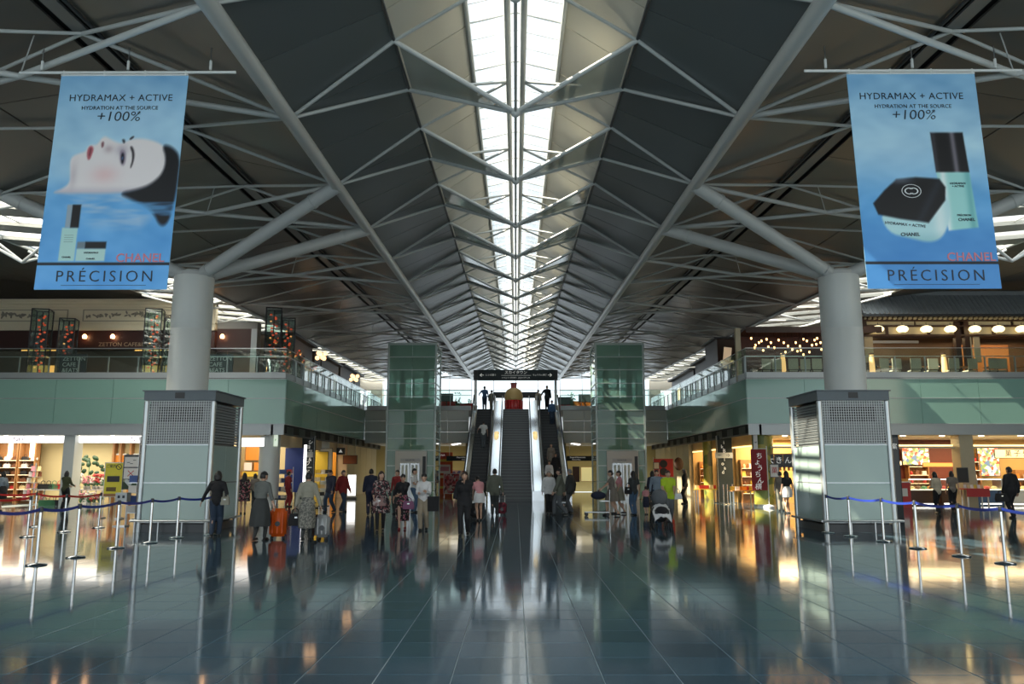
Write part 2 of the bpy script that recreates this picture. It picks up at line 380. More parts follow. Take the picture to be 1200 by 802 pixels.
# ================================================================ UPPER FLOOR, FACADES
FX, FY, FZ = 10.45, 36.0, 5.8
up = struct('floor_upper')
M_upfl = mat('upper_floor_stone', (0.30, 0.28, 0.25), 0.3, vary=.1)
M_soff = mat('beige_soffit', (0.52, 0.47, 0.38), 0.6)
for s in (-1, 1):
    xa, xb = sorted((s * (FX + .12), s * 34))
    B('slab', M_upfl, up, xa, xb, FY + .12, YB, 5.3, FZ - .02); B('soffit_panel', M_soff, up, xa, xb, FY + .3, 62, 3.62, 3.7)
B('slab', M_upfl, up, -FX - .12, FX + .12, 55.2, YB, 5.3, FZ - .02); B('soffit_panel', M_soff, up, -FX - .1, FX + .1, 55.3, 64, 3.55, 3.65)
RZ = [(3.71, gz(467, FY)), (gz(467, FY), FZ - .06)]
for s, nm in ((-1, 'left'), (1, 'right')):
    wf = struct('wall_' + nm)
    # front fascia (faces the hall) and returning fascia along the nave
    xa, xb = sorted((s * FX, s * 34))
    B('fascia_backing', M_gap, wf, xa + .05, xb - .05, FY + .03, FY + .12, 3.3, FZ)
    B('fascia_backing', M_gap, wf, *sorted((s * (FX + .03), s * (FX + .12))), FY + .05, 62, 3.3, FZ)
    for za, zb in RZ:
        n = 9; w = (34 - FX) / n
        for i in range(n):
            x1, x2 = sorted((s * (FX + i * w), s * (FX + (i + 1) * w)))
            B('green_glass_panel', M_green, wf, x1 + .008, x2 - .008, FY - .02, FY + .03, za + .012, zb - .012)
        n = 9; w = (62 - FY) / n
        for i in range(n):
            x1, x2 = sorted((s * (FX - .02), s * (FX + .03)))
            B('green_glass_panel', M_green, wf, x1, x2, FY + i * w + (.03 if i == 0 else .008), FY + (i + 1) * w - .008, za + .012, zb - .012)
    for zz in (3.70, RZ[0][1], FZ - .05):
        B('seam_rail', M_ggrey, wf, xa, xb, FY - .035, FY, zz - .018, zz + .018)
        B('seam_rail', M_ggrey, wf, *sorted((s * (FX - .035), s * FX)), FY - .035, 62, zz - .018, zz + .018)
    B('grey_band', M_ggrey, wf, *sorted((s * (FX + .5), s * 34)), FY + .02, FY + .1, 3.22, 3.69)
    B('grey_band', M_ggrey, wf, *sorted((s * (FX + .02), s * (FX + .6))), FY + .02, FY + .1, 3.22, 3.69)
    B('dark_band', M_dark, wf, *sorted((s * (FX + .04), s * (FX + .1))), FY + .1, 62, 3.22, 3.69)
    for i in range(12):
        y = FY + .5 + i * 2.1
        B('vent_window', M_black, wf, *sorted((s * (FX + .01), s * (FX + .05))), y, y + 1.1, 3.3, 3.62)
# nave end: parapet panels each side of the stairs, level-one back wall
wallp = struct('wall_stair_front')
M_par = mat('grey_parapet_panel', (0.62, 0.66, 0.63), 0.45, vary=.03, scale=1)
for s in (-1, 1):
    for i, (a, b) in enumerate(((3.25, 4.7), (4.72, 6.0), (6.02, 8.2), (8.22, 10.4))):
        for za, zb in ((3.5, 4.25), (4.27, 5.0), (5.02, 5.72)):
            B('parapet_panel', M_par, wallp, *sorted((s * a, s * b)), 55.0, 55.2, za, zb)
wall1 = struct('wall_end')
M_yel = mat('ochre_wall', (0.42, 0.33, 0.13), 0.55, vary=.08, scale=.8)
B('wall_face', M_yel, wall1, -34, 34, 63.5, 63.8, 0, 3.7)
for s in (-1, 1):
    B('wall_face', M_yel, wall1, *sorted((s * 3.3, s * 3.5)), 56, 63.5, 0, 3.6)

# side walls of the hall, far left and far right
M_side = mat('pale_side_wall', (0.50, 0.49, 0.45), 0.6, vary=.05, scale=.3)
for s, nm in ((-1, 'left'), (1, 'right')):
    ws = struct('wall_far_' + nm)
    for i in range(12):
        y = -6 + i * 8
        B('wall_panel', M_side, ws, *sorted((s * 33.6, s * 33.9)), y + .02, y + 7.98, 0, 14.4)
wu = struct('wall_upper_back')  # upper back walls added to block bright end glazing from the wing panels
for s in (-1, 1):
    for i in range(6):
        B('wall_panel', M_side, wu, *sorted((s * (16.2 + i * 3), s * (19.18 + i * 3))), 62.6, 62.8, 5.3, 13.0)
    B('wall_panel', M_side, wu, *sorted((s * 15.1, s * 33.6)), YB, YB + .2, 5.3, 14)
# ================================================================ COLUMNS WITH BRANCHING STRUTS
def column(s, side):
    cx, cy = s * 9.42, 22.7
    t = thing('roof_column', 'round pale grey roof column rising from the %s ventilation kiosk, branching into four struts' % side, 'column', (cx, cy, 0))
    MB().lathe([(.56, 0), (.56, 5.62), (.553, 5.63), (.553, 5.65), (.56, 5.66), (.56, 7.2)], n=36).build('shaft', M_colm, t, True)
    MB().lathe([(.42, 7.2), (.42, 7.34), (.36, 7.4)], n=28).build('column_head', M_pipe, t, True)
    for X, Y, zo in ((PX, PK[4], PZ - .12), (PX, PK[5], PZ - .12), (LX + .4, PK[4], LZ + .1), (LX + .4, PK[5], LZ + .1)):
        e = rp(s * X, zo, Y) - Vector((cx, cy, 0)); a = Vector((0, 0, 7.16)); d = (e - a).normalized()
        st = bar('strut', a + d * .3, e, .185, M_pipe, t, 18)
        k = MB().cyl(a + d * .55, a + d * .62, .205, n=18).cyl(e - d * .9, e - d * .84, .205, n=18).build('strut_collar', M_pipe, t, True)
    a = rp(s * 9.4, 8.6, 22.75) - Vector((cx, cy, 0))
column(-1, 'left'); column(1, 'right')

# ================================================================ VENTILATION KIOSKS
M_lat = mat('grille_grey', (0.60, 0.63, 0.63), 0.4, 0.4)
M_cap = mat('blue_grey_cap', (0.10, 0.13, 0.15), 0.4, vary=.08)
M_post = mat('silver_corner_post', (0.50, 0.54, 0.55), 0.25, 0.6)
def kiosk(s, side):
    w, d, h = 1.9, 2.25, 3.8
    cx = s * 9.2; y0 = 21.75
    t = thing('ventilation_kiosk', 'green glass clad ventilation kiosk with grille top around the %s roof column' % side, 'kiosk', (cx, y0 + d / 2, 0))
    hx, hy = w / 2, d / 2; zg, z1, z2, z3 = 0.26, 1.30, 2.32, 3.52
    B('core', M_black, t, -hx + .14, hx - .14, -hy + .14, hy - .14, 0, 3.5)
    B('plinth', M_dark, t, -hx + .06, hx - .06, -hy + .06, hy - .06, 0, .2)
    MB().box(-hx - .03, hx + .03, -hy - .03, hy + .03, z3, h - .03).box(-hx - .07, hx + .07, -hy - .07, hy + .07, h - .03, h).build('cap', M_cap, t)
    B('speaker_plate', M_black, t, -.13, .13, -hy - .04, -hy - .03, z3 + .06, z3 + .22)
    for xx, yy in ((-hx, -hy), (hx, -hy), (-hx, hy), (hx, hy)):
        MB().cyl((xx * .965, yy * .97, 0), (xx * .965, yy * .97, 3.5), .075, n=16).build('corner_post', M_post, t, True)
    for za, zb in ((zg, z1), (z1, z2)):
        for a, b in ((-hx + .1, hx - .1),):
            B('glass_panel', M_kgreen, t, a + .01, b - .01, -hy + .02, -hy + .05, za + .012, zb - .012)
        for sx in (-1, 1):
            for a, b in ((-hy + .1, 0), (0, hy - .1)):
                B('glass_panel', M_kgreen, t, *sorted((sx * (hx - .05), sx * (hx - .02))), a + .008, b - .008, za + .012, zb - .012)
    for z in (zg, z1, z2):
        MB().box(-hx + .1, hx - .1, -hy + .01, -hy + .04, z - .014, z + .014).box(-hx + .01, -hx + .04, -hy + .1, hy - .1, z - .014, z + .014).box(hx - .04, hx - .01, -hy + .1, hy - .1, z - .014, z + .014).build('transom', M_post, t)
    # square lattice on the front, louvre slats on the flanks
    g = MB(); n = 26
    for i in range(n + 1):
        x = -hx + .11 + (w - .22) * i / n; g.box(x - .0055, x + .0055, -hy + .02, -hy + .045, z2 + .03, z3)
    for i in range(17):
        z = z2 + .04 + (z3 - z2 - .06) * i / 16; g.box(-hx + .1, hx - .1, -hy + .015, -hy + .04, z - .0055, z + .0055)
    g.build('lattice_grille', M_lat, t, kind='stuff')
    B('grille_backing', mat('grille_backing', (.20, .215, .22), .6), t, -hx + .12, hx - .12, -hy + .09, -hy + .12, z2, z3)
    B('air_duct_opening', M_black, t, -.62, .62, -hy + .07, -hy + .089, 2.95, 3.35)
    sl = MB().box(-.012, .012, -(d - .24) / 2, (d - .24) / 2, -.026, .026, Matrix.Rotation(.6, 4, 'Y')).mesh('louvre_slat', M_post)
    sr = MB().box(-.012, .012, -(d - .24) / 2, (d - .24) / 2, -.026, .026, Matrix.Rotation(-.6, 4, 'Y')).mesh('louvre_slat', M_post)
    for i in range(14):
        z = z2 + .08 + i * (z3 - z2 - .1) / 14
        put('louvre_slat', sl, t, (hx - .06, 0, z)); put('louvre_slat', sr, t, (-hx + .06, 0, z))
    MB().tube([(-hx - .12, -hy - .12, .30), (hx + .12, -hy - .12, .30)], .03).tube([(-hx - .12, -hy - .12, .30), (-hx - .12, hy, .30)], .03).tube([(hx + .12, -hy - .12, .30), (hx + .12, hy, .30)], .03).build('bumper_rail', M_steel, t, True)
    for xx in (-hx, -hx / 3, hx / 3, hx):
        MB().cyl((xx, -hy - .12, 0), (xx, -hy - .12, .3), .022).build('rail_leg', M_steel, t, True)
kiosk(-1, 'left'); kiosk(1, 'right')

# ================================================================ GLASS ELEVATOR TOWERS
M_eglass = glass('green_elevator_glass', (0.50, 0.70, 0.61), 0.035, body=(.27, .45, .37), bodyf=.6)
M_eframe = mat('elevator_steel', (0.40, 0.47, 0.45), 0.35, 0.3)
M_core = mat('elevator_core_wall', (0.62, 0.61, 0.57), 0.4, vary=.03)
def elevator(s, side):
    xa, xb = abs(gx(452, 47)), abs(gx(509, 47)); w = xa - xb; d = 2.9; h = gz(402, 47)
    t = thing('glass_elevator_tower', 'tall green glass elevator tower on the %s of the escalators' % side, 'elevator', (s * (xa + xb) / 2, 47 + d / 2, 0))
    hx, hy = w / 2, d / 2
    zs = [0] + [gz(y, 47) for y in (565, 546, 528, 514, 497, 481, 465, 449.5, 433.6, 418.5, 404)]
    B('roof_cap', M_eframe, t, -hx - .05, hx + .05, -hy - .05, hy + .05, zs[-1], h)
    for xx in (-hx, hx):
        for yy in (-hy, hy): B('corner_post', M_eframe, t, xx - .05, xx + .05, yy - .05, yy + .05, 0, zs[-1])
    for k, (za, zb) in enumerate(zip(zs, zs[1:])):
        m = MB().box(-hx, hx, -hy - .04, -hy + .02, zb - .025, zb + .025).box(-hx, hx, hy - .02, hy + .04, zb - .025, zb + .025)
        for xx in (-hx, hx): m.box(xx - .035, xx + .035, -hy, hy, zb - .025, zb + .025)
        m.build('transom', M_eframe, t)
        for a, b in ((-hx + .06, 0), (0, hx - .06)):
            B('glass_pane', M_eglass, t, a + .006, b - .006, -hy - .01, -hy + .005, za + .03, zb - .03)
        for xx in (-hx, hx): B('glass_pane', M_eglass, t, xx - .008, xx + .008, -hy + .06, hy - .06, za + .03, zb - .03)
    # shaft steelwork, car and machine
    for xx in (-.75, .75):
        bar('guide_rail', (xx, .2, 0), (xx, .2, zs[-1]), .06, M_eframe, t)
        for z in range(1, 9): bar('shaft_bracing', (xx, .2, z), (xx, 1.2, z + .5), .03, M_eframe, t)
    z0 = zs[7]
    car = B('elevator_car', mat('car_frame_green_grey', (.16, .24, .21), .4), t, -.85, .85, -.5, 1.1, z0 - .15, z0)
    MB().box(-.85, .85, -.5, 1.1, z0 + 2.2, z0 + 2.5).build('car_roof', M_dark, t)
    for a, b in ((-.85, -.55), (.55, .85), (-.06, .06)): B('car_mullion', M_eframe, t, a, b, -.5, -.44, z0, z0 + 2.2)
    B('machine_beam', M_dark, t, -1.1, 1.1, .1, .6, zs[-1] - 1.1, zs[-1] - .7)
    B('shaft_floor_beam', M_par, t, -hx + .1, hx - .1, -hy + .2, hy - .1, 4.7, 5.6)
    # landing wall and doors at the foot
    zt = gz(529, 47); core = B('landing_wall', M_core, t, -hx + .55, hx - .45, -hy - .16, -hy - .03, 0, zt)
    for a in (-.56, .02):
        dr = B('elevator_door', M_steel, t, a, a + .54, -hy - .2, -hy - .162, 0, 2.05)
        for q in (.08, .3): B('door_light', mat('pale_door_glass', (.62, .66, .58), .15), dr, a + q, a + q + .14, -hy - .206, -hy - .2, .25, 1.95)
    B('door_head_sign', mat('pale_grey_sign', (.5, .5, .5), .5), t, -.55, .6, -hy - .175, -hy - .16, 2.15, 2.32)
    text('ELEVATOR', .11, M_ink, t, (0, -hy - .18, 2.23))
    B('call_panel', M_black, t, hx - .68, hx - .5, -hy - .19, -hy - .16, .9, 2.45)
elevator(-1, 'left'); elevator(1, 'right')

# ================================================================ STAIRS AND ESCALATORS
SY0, SY1 = 43.9, 55.0; NST = 34; RI = 5.8 / NST; GO = (SY1 - SY0) / NST
M_step = mat('dark_grey_stair_stone', (0.12, 0.13, 0.135), 0.4, vary=.06)
M_nose = mat('stair_nosing_grey', (0.30, 0.31, 0.32), 0.5)
M_inox = mat('bright_stainless_cladding', (0.92, 0.96, 1.0), 0.16, 1.0)
M_rubber = mat('black_rubber_handrail', (0.01, 0.01, 0.011), 0.45)
st = thing('staircase', 'straight dark grey central stair between the two escalators', 'staircase', (0, SY0, 0))
sm = MB().box(-.86, .86, 0, GO, -.35, RI - .02).mesh('step', M_step); nm = MB().box(-.86, .86, -.02, .05, RI - .02, RI).mesh('nosing', M_nose)
for i in range(NST):
    o = put('step', sm, st, (0, i * GO, i * RI)); put('nosing', nm, o, (0, 0, 0))
MB().prism([(-.9, .4, 0), (-.9, SY1 - SY0 + .2, 5.45), (-.9, SY1 - SY0 + .2, 5.1), (-.9, 1.1, 0)], (1.8, 0, 0)).build('stair_underside', M_par, st)
L_ = SY1 - SY0
for s in (-1, 1):
    a, b = sorted((s * .87, s * 1.50))
    bl = MB().prism([(a, -.9, 0), (a, -.9, .55), (a, .1, .62), (a, L_ + .1, 5.8 + .62), (a, L_ + 1.0, 5.8 + .62), (a, L_ + 1, 5.3), (a, .8, 0)], (b - a, 0, 0))
    bl.v = [(x, y, z + ((.026 if abs(x) > 1.17 else -.026) if z > .5 and not (y > 11.9 and z < 5.5) else 0)) for x, y, z in bl.v]
    bl.build('sloping_stainless_balustrade', M_inox, st)
    for X in (.92, 1.44):
        MB().tube([(s * X, -.9, .85), (s * X, .1, .95), (s * X, L_ + .1, 6.75), (s * X, L_ + 1.2, 6.75)], .03).build('handrail', M_steel, st, True)
        for q in range(0, 13): bar('handrail_post', (s * X, q * L_ / 12, q * 5.8 / 12 + .55), (s * X, q * L_ / 12, q * 5.8 / 12 + .93), .018, M_steel, st, 6)
    lb = MB().ell((s * 1.2, L_ * .56, 5.8 * .56 + .7), (.16, .3, .12)).build('light_fitting', mat('amber_lamp', (1, .75, .35), .4, emit=.6), st, True)
M_estep = mat('escalator_step_black', (0.014, 0.015, 0.016), 0.45)
M_eyel = mat('escalator_tread_edge', (0.07, 0.075, 0.08), 0.5)
M_esc = glass('escalator_side_glass', (.75, .82, .84), .12)
def escalator(s, side):
    cx = s * 2.13
    t = thing('escalator', 'black stepped escalator on the %s side of the central stair' % side, 'escalator', (cx, SY0, 0))
    NE = 29; g = L_ / NE; r = 5.8 / NE
    sm = MB().box(-.5, .5, 0, g + .02, -.25, r).mesh('escalator_step', M_estep); em = MB().box(-.5, .5, -.006, .03, r - .02, r + .004).mesh('tread_edge', M_eyel)
    for i in range(NE):
        o = put('escalator_step', sm, t, (0, i * g, i * r)); put('tread_edge', em, o)
    B('landing_plate', M_steel, t, -.55, .55, -2.0, 0, -.05, .02); B('landing_plate', M_steel, t, -.55, .55, L_, L_ + 1.8, 5.7, 5.82)
    for q in (-1, 1):
        a, b = sorted((q * .52, q * (.56 if q == s * -1 else .80)))
        sk = MB().prism([(a, -1.6, 0), (a, -1.6, .3), (a, .1, .38), (a, L_ + .1, 6.1), (a, L_ + 1.6, 6.1), (a, L_ + 1.6, 5.3), (a, .9, 0)], (b - a, 0, 0))
        if q == s: sk.v = [(x, y, z + ((.02 if abs(x) > .6 else -.02) if z > .25 and z != 5.3 else 0)) for x, y, z in sk.v]
        sk.build('skirt_cladding', M_inox, t); x = q * (.76 if q == s else .54)
        MB().prism([(x - .008, -1.6, .3), (x - .008, -1.6, .92), (x - .008, .1, .98), (x - .008, L_ + .1, 6.75), (x - .008, L_ + 1.6, 6.75), (x - .008, L_ + 1.6, 6.1), (x - .008, L_ + .1, 6.1), (x - .008, .1, .38)], (.016, 0, 0)).build('side_glass', M_esc, t)
        MB().tube([(x, -1.5, .35), (x, -1.72, .5), (x, -1.75, .8), (x, -1.55, .97), (x, .1, 1.02), (x, L_ + .1, 6.8), (x, L_ + 1.6, 6.8), (x, L_ + 1.75, 6.6)], .045).build('handrail', M_rubber, t, True)
    MB().prism([(-.6, 1.0, 0), (-.6, L_ + .2, 5.4), (-.6, L_ + .2, 4.9), (-.6, 2.0, 0)], (1.2, 0, 0)).build('truss_cover', M_par, t)
escalator(-1, 'left'); escalator(1, 'right')

# overhead sign at the stair head
M_txt2 = M_letter
ov = thing('overhead_sign', 'wide dark overhead direction sign above the stair head, on two posts', 'sign', (0, 54.4, 5.8 - 5.8))
xa, xb = gx(559, 54.4), gx(650, 54.4); za, zb = gz(446, 54.4), gz(433.5, 54.4)
B('sign_board', M_sign_dk, ov, xa, xb, 0, .18, za, zb)
for x in (gx(556.5, 54.4), gx(652, 54.4)):
    B('post_head', M_black, ov, x - .14, x + .14, -.02, .2, za + .02, zb - .02); bar('sign_post', (x, .1, 6.02), (x, .1, za), .09, M_steel, ov, 12)
    for z in (6.2, 6.95): MB().cyl((x, .1, z - .04), (x, .1, z + .04), .11).build('post_ring', M_steel, ov, True)
zc = (za + zb) / 2
text('スカイタウン', .26, M_letter, ov, (0, -.006, zc + .17)); text('イベントプラザ・スカイデッキ', .14, M_letter, ov, (0, -.006, zc - .2))
B('sign_rule', M_letter, ov, -1.0, 1.05, -.008, 0, zc - .035, zc - .02)
text('レンガ通り', .15, M_letter, ov, (-1.72, -.006, zc)); text('ちょうちん横丁', .14, M_letter, ov, (1.65, -.006, zc))
for s in (-1, 1):
    MB().prism([(s * 2.5, -.01, zc), (s * 2.36, -.01, zc + .12), (s * 2.32, -.01, zc + .09), (s * 2.40, -.01, zc + .02), (s * 2.2, -.01, zc + .02), (s * 2.2, -.01, zc - .02), (s * 2.40, -.01, zc - .02), (s * 2.32, -.01, zc - .09), (s * 2.36, -.01, zc - .12)], (0, .01, 0)).build('arrow', M_letter, ov)
g2 = thing('portal_frame', 'dark grey portal frame on the upper floor behind the red and gold figure', 'frame', (0, 61, 5.8))
B('crossbeam', M_dark, g2, -1.75, 1.75, 0, .25, 1.35, 1.8)
for s in (-1, 1): B('portal_leg', M_dark, g2, *sorted((s * 1.55, s * 1.75)), 0, .25, 0, 1.35)
# red and gold display figure
fg = thing('display_figure', 'big round red and gold display figure standing at the top of the stairs', 'sculpture', (gx(602, 57), 57.2, 5.8))
M_red = mat('red_lacquer', (0.75, 0.02, 0.02), 0.25, coat=.5); M_gold = mat('gold_leaf', (0.85, 0.58, 0.24), 0.35, 0.1)
MB().lathe([(.58, 0), (.62, .05), (.63, .45), (.62, .82)], n=28).build('red_skirt', M_red, fg, True)
for k in range(12):
    a = 2 * PI * k / 12; MB().cyl((.60 * math.cos(a), .60 * math.sin(a), .02), (.61 * math.cos(a), .61 * math.sin(a), .82), .06, n=8).build('red_fold', M_red, fg, True)
MB().lathe([(.63, .82), (.66, .9), (.66, 1.12), (.60, 1.38), (.46, 1.58), (.28, 1.68), (.24, 1.7)], n=28).build('gold_body', M_gold, fg, True)
MB().lathe([(.655, .88), (.675, .92), (.655, .96)], n=28).build('gold_band', M_gold, fg, True)
MB().lathe([(.24, 1.68), (.2, 1.74), (.22, 1.98), (.25, 2.08), (.1, 2.1)], n=20).build('red_crown', mat('faded_red_cloth', (.60, .16, .15), .6), fg, True)
B('name_plaque', M_white, fg, -.22, .30, -.72, -.66, .02, .13)
for s in (-1, 1): MB().ell((s * .5, -.3, 1.3), (.09, .06, .1)).build('gold_boss', M_gold, fg, True)
# ================================================================ HANGING BANNERS (flat prints)
def sm(a, b, x): t = np.clip((x - a) / (b - a), 0, 1); return t * t * (3 - 2 * t)
def vnoise(u, v, seed):
    r = np.random.RandomState(seed); o = 0
    for k in range(5):
        fx, fy = r.uniform(2, 6) * (k + 1) * .6, r.uniform(7, 16) * (k + 1) * .6
        o = o + np.sin(fx * u * 3 + r.uniform(0, 6) + 1.3 * np.sin(fy * v * 1.1 + r.uniform(0, 6))) * np.sin(fy * v * 2 + r.uniform(0, 6) + .8 * np.sin(fx * u * 2)) / (1 + .5 * k)
    return o / 2.2
def mixc(c, col, a): return c * (1 - a[..., None]) + np.array(col) * a[..., None]
def inpoly(u, v, pts, soft=.006):
    d = np.full(u.shape, 1e9); ins = np.zeros(u.shape, bool); n = len(pts)
    for i in range(n):
        x0, y0 = pts[i]; x1, y1 = pts[(i + 1) % n]
        dx, dy = x1 - x0, y1 - y0; t = np.clip(((u - x0) * dx + (v - y0) * dy) / (dx * dx + dy * dy + 1e-12), 0, 1)
        d = np.minimum(d, np.hypot(u - x0 - t * dx, v - y0 - t * dy))
        c = ((y0 > v) != (y1 > v)) & (u < (x1 - x0) * (v - y0) / (y1 - y0 + 1e-12) + x0); ins ^= c
    return np.clip(np.where(ins, d, -d) / soft * .5 + .5, 0, 1)
def smooth(pts, n=2):
    for _ in range(n):
        q = []
        for i in range(len(pts)):
            a, b = np.array(pts[i]), np.array(pts[(i + 1) % len(pts)]); q += [tuple(.75 * a + .25 * b), tuple(.25 * a + .75 * b)]
        pts = q
    return pts
def water(u, v, seed):
    c = np.zeros(u.shape + (3,)); top, mid_, low, bot = (.52, .73, .89), (.70, .86, .95), (.40, .68, .90), (.36, .66, .92)
    g = v[..., None]
    c = np.where(g < .35, np.array(top) + (np.array(mid_) - top) * g / .35, np.where(g < .6, np.array(mid_) + (np.array(low) - mid_) * (g - .35) / .25, np.array(low) + (np.array(bot) - low) * (g - .6) / .4))
    n = vnoise(u, v, seed)
    return c + n[..., None] * np.array([.07, .06, .04])
def face_art(u, v):
    c = water(u, v, 3); c = mixc(c, (.78, .89, .95), .5 * np.exp(-((u - .25) / .3) ** 2 - ((v - .46) / .06) ** 2))
    c = mixc(c, (.72, .85, .94), .45 * np.exp(-((u - .6) / .35) ** 2 - ((v - .17) / .12) ** 2))
    # reflection in the water
    rn = vnoise(u * .6, v * 2.6, 21)
    refl = np.clip(.45 + 1.1 * rn, 0, 1) * inpoly(u, v, [(.16, .562), (.66, .562), (.80, .66), (.74, .71), (.40, .69), (.2, .62)], .05)
    c = mixc(c, (.80, .84, .90), refl * .8)
    hair = smooth([(.85, .335), (.93, .345), (1.0, .39), (1.0, .50), (.99, .60), (.96, .70), (.90, .715), (.84, .65), (.74, .61), (.64, .585), (.56, .562), (.70, .545), (.80, .52), (.88, .47), (.895, .40)])
    skin = smooth([(.05, .557), (.12, .54), (.17, .515), (.162, .46), (.150, .41), (.17, .385), (.23, .372), (.265, .365), (.272, .345), (.30, .335), (.335, .335), (.355, .325), (.375, .302), (.40, .294), (.43, .302), (.48, .318), (.53, .328), (.57, .318), (.62, .305), (.70, .305), (.80, .318), (.88, .345), (.91, .42), (.89, .49), (.80, .53), (.68, .558), (.45, .562), (.22, .562), (.08, .562)])
    sk = inpoly(u, v, skin, .008)
    tone = np.zeros(u.shape + (3,)) + np.array([.93, .90, .90])
    tone = mixc(tone, (.92, .68, .68), .45 * np.exp(-((u - .43) / .10) ** 2 - ((v - .475) / .04) ** 2))
    tone = mixc(tone, (.66, .62, .70), .55 * sm(.52, .57, v)); tone = mixc(tone, (.68, .62, .66), .4 * np.exp(-((u - .19) / .03) ** 2 - ((v - .48) / .06) ** 2))
    tone = mixc(tone, (.60, .54, .62), .5 * np.exp(-((u - .545) / .045) ** 2 - ((v - .36) / .025) ** 2)); tone = mixc(tone, (.66, .55, .58), .5 * np.exp(-((u - .44) / .035) ** 2 - ((v - .355) / .018) ** 2))
    c = c * (1 - sk[..., None]) + tone * sk[..., None]
    hh = inpoly(u, v, hair, .012); hh = hh * np.where(v > .60, np.clip(.8 + .9 * rn, .25, 1), 1)
    c = mixc(c, (.02, .025, .05), hh)
    c = mixc(c, (.72, .38, .42), inpoly(u, v, smooth([(.285, .342), (.31, .340), (.325, .355), (.318, .375), (.305, .405), (.285, .405), (.273, .37)]), .006))
    c = mixc(c, (.40, .15, .20), inpoly(u, v, [(.298, .352), (.306, .354), (.300, .385), (.293, .383)], .006))
    c = mixc(c, (.50, .30, .33), inpoly(u, v, smooth([(.378, .322), (.398, .320), (.398, .345), (.382, .348)]), .006))
    c = mixc(c, (.40, .32, .42), .8 * inpoly(u, v, smooth([(.535, .362), (.57, .368), (.58, .40), (.572, .43), (.55, .425), (.534, .395)]), .012))
    c = mixc(c, (.05, .05, .09), inpoly(u, v, smooth([(.545, .376), (.56, .374), (.568, .40), (.563, .425), (.55, .42), (.543, .397)]), .006))
    c = mixc(c, (.30, .42, .60), inpoly(u, v, smooth([(.549, .39), (.56, .39), (.56, .407), (.55, .407)]), .004))
    c = mixc(c, (.16, .13, .15), inpoly(u, v, smooth([(.605, .342), (.625, .345), (.645, .375), (.645, .41), (.63, .445), (.622, .44), (.632, .41), (.625, .372), (.61, .355)]), .006))
    c = mixc(c, (.10, .10, .13), inpoly(u, v, smooth([(.535, .308), (.56, .312), (.56, .328), (.545, .324)]), .006)); c = mixc(c, (.12, .10, .12), inpoly(u, v, smooth([(.59, .308), (.615, .294), (.63, .297), (.605, .311)]), .005))
    # two small product packs
    R = lambda a, b, x, y, s=.004: inpoly(u, v, [(a, x), (b, x), (b, y), (a, y)], s)
    c = mixc(c, (.70, .86, .84), R(.155, .275, .72, .872)); c = mixc(c, (.60, .67, .72), R(.175, .215, .615, .72)); c = mixc(c, (.02, .02, .03), R(.215, .28, .615, .72))
    c = mixc(c, (.72, .86, .84), R(.285, .505, .815, .872)); c = mixc(c, (.02, .02, .03), R(.345, .505, .785, .815)); c = mixc(c, (.45, .52, .56), R(.285, .345, .785, .815))
    return mixc(c, (.01, .015, .03), R(-1, 2, .879, .891, .002))
def jar_art(u, v):
    c = water(u, v, 8); c = mixc(c, (.66, .82, .93), .5 * np.exp(-((u - .3) / .4) ** 2 - ((v - .4) / .1) ** 2))
    c = mixc(c, (.24, .52, .80), .6 * sm(.62, .8, v))
    P = lambda p, s=.005: inpoly(u, v, p, s)
    # tall bottle
    b = P([(.61, .465), (.865, .465), (.885, .725), (.655, .74)]); tone = np.zeros(u.shape + (3,)) + np.array([.64, .87, .86])
    tone = mixc(tone, (.90, .97, .97), np.exp(-((u - .66) / .025) ** 2)); tone = mixc(tone, (.46, .74, .75), np.exp(-((u - .85) / .03) ** 2)); c = c * (1 - b[..., None]) + tone * b[..., None]
    k = P([(.60, .285), (.85, .285), (.865, .47), (.61, .47)]); tone = np.zeros(u.shape + (3,)) + np.array([.05, .045, .06])
    tone = mixc(tone, (.50, .48, .52), .9 * np.exp(-((u - .765 - .04 * (v - .3)) / .022) ** 2) + .35 * np.exp(-((u - .62) / .02) ** 2)); c = c * (1 - k[..., None]) + tone * k[..., None]
    # square jar with black lid
    g = P(smooth([(.14, .64), (.50, .69), (.655, .56), (.69, .62), (.67, .70), (.60, .775), (.50, .795), (.36, .775), (.19, .75)], 2), .008); tone = np.zeros(u.shape + (3,)) + np.array([.74, .90, .92])
    tone = mixc(tone, (.93, .98, .98), .7 * np.exp(-((u - .60) / .05) ** 2)); tone = mixc(tone, (.55, .76, .80), .6 * sm(.73, .79, v)); c = c * (1 - g[..., None]) + tone * g[..., None]
    l = P(smooth([(.105, .615), (.20, .555), (.30, .503), (.45, .494), (.63, .502), (.668, .54), (.655, .60), (.51, .703), (.30, .685), (.135, .665)], 0), .006); tone = np.zeros(u.shape + (3,)) + np.array([.025, .03, .045])
    tone = mixc(tone, (.42, .46, .52), .7 * np.exp(-(((u - .33) + (v - .51) * .5) / .10) ** 2 - ((v - .508) / .018) ** 2)); tone = mixc(tone, (.16, .19, .24), .6 * np.exp(-((u - .52 + (v - .62)) / .04) ** 2))
    c = c * (1 - l[..., None]) + tone * l[..., None]
    return mixc(c, (.01, .015, .03), P([(-1, .879), (2, .879), (2, .891), (-1, .891)], .002))
M_print = vcol_mat('banner_print', 0.5)
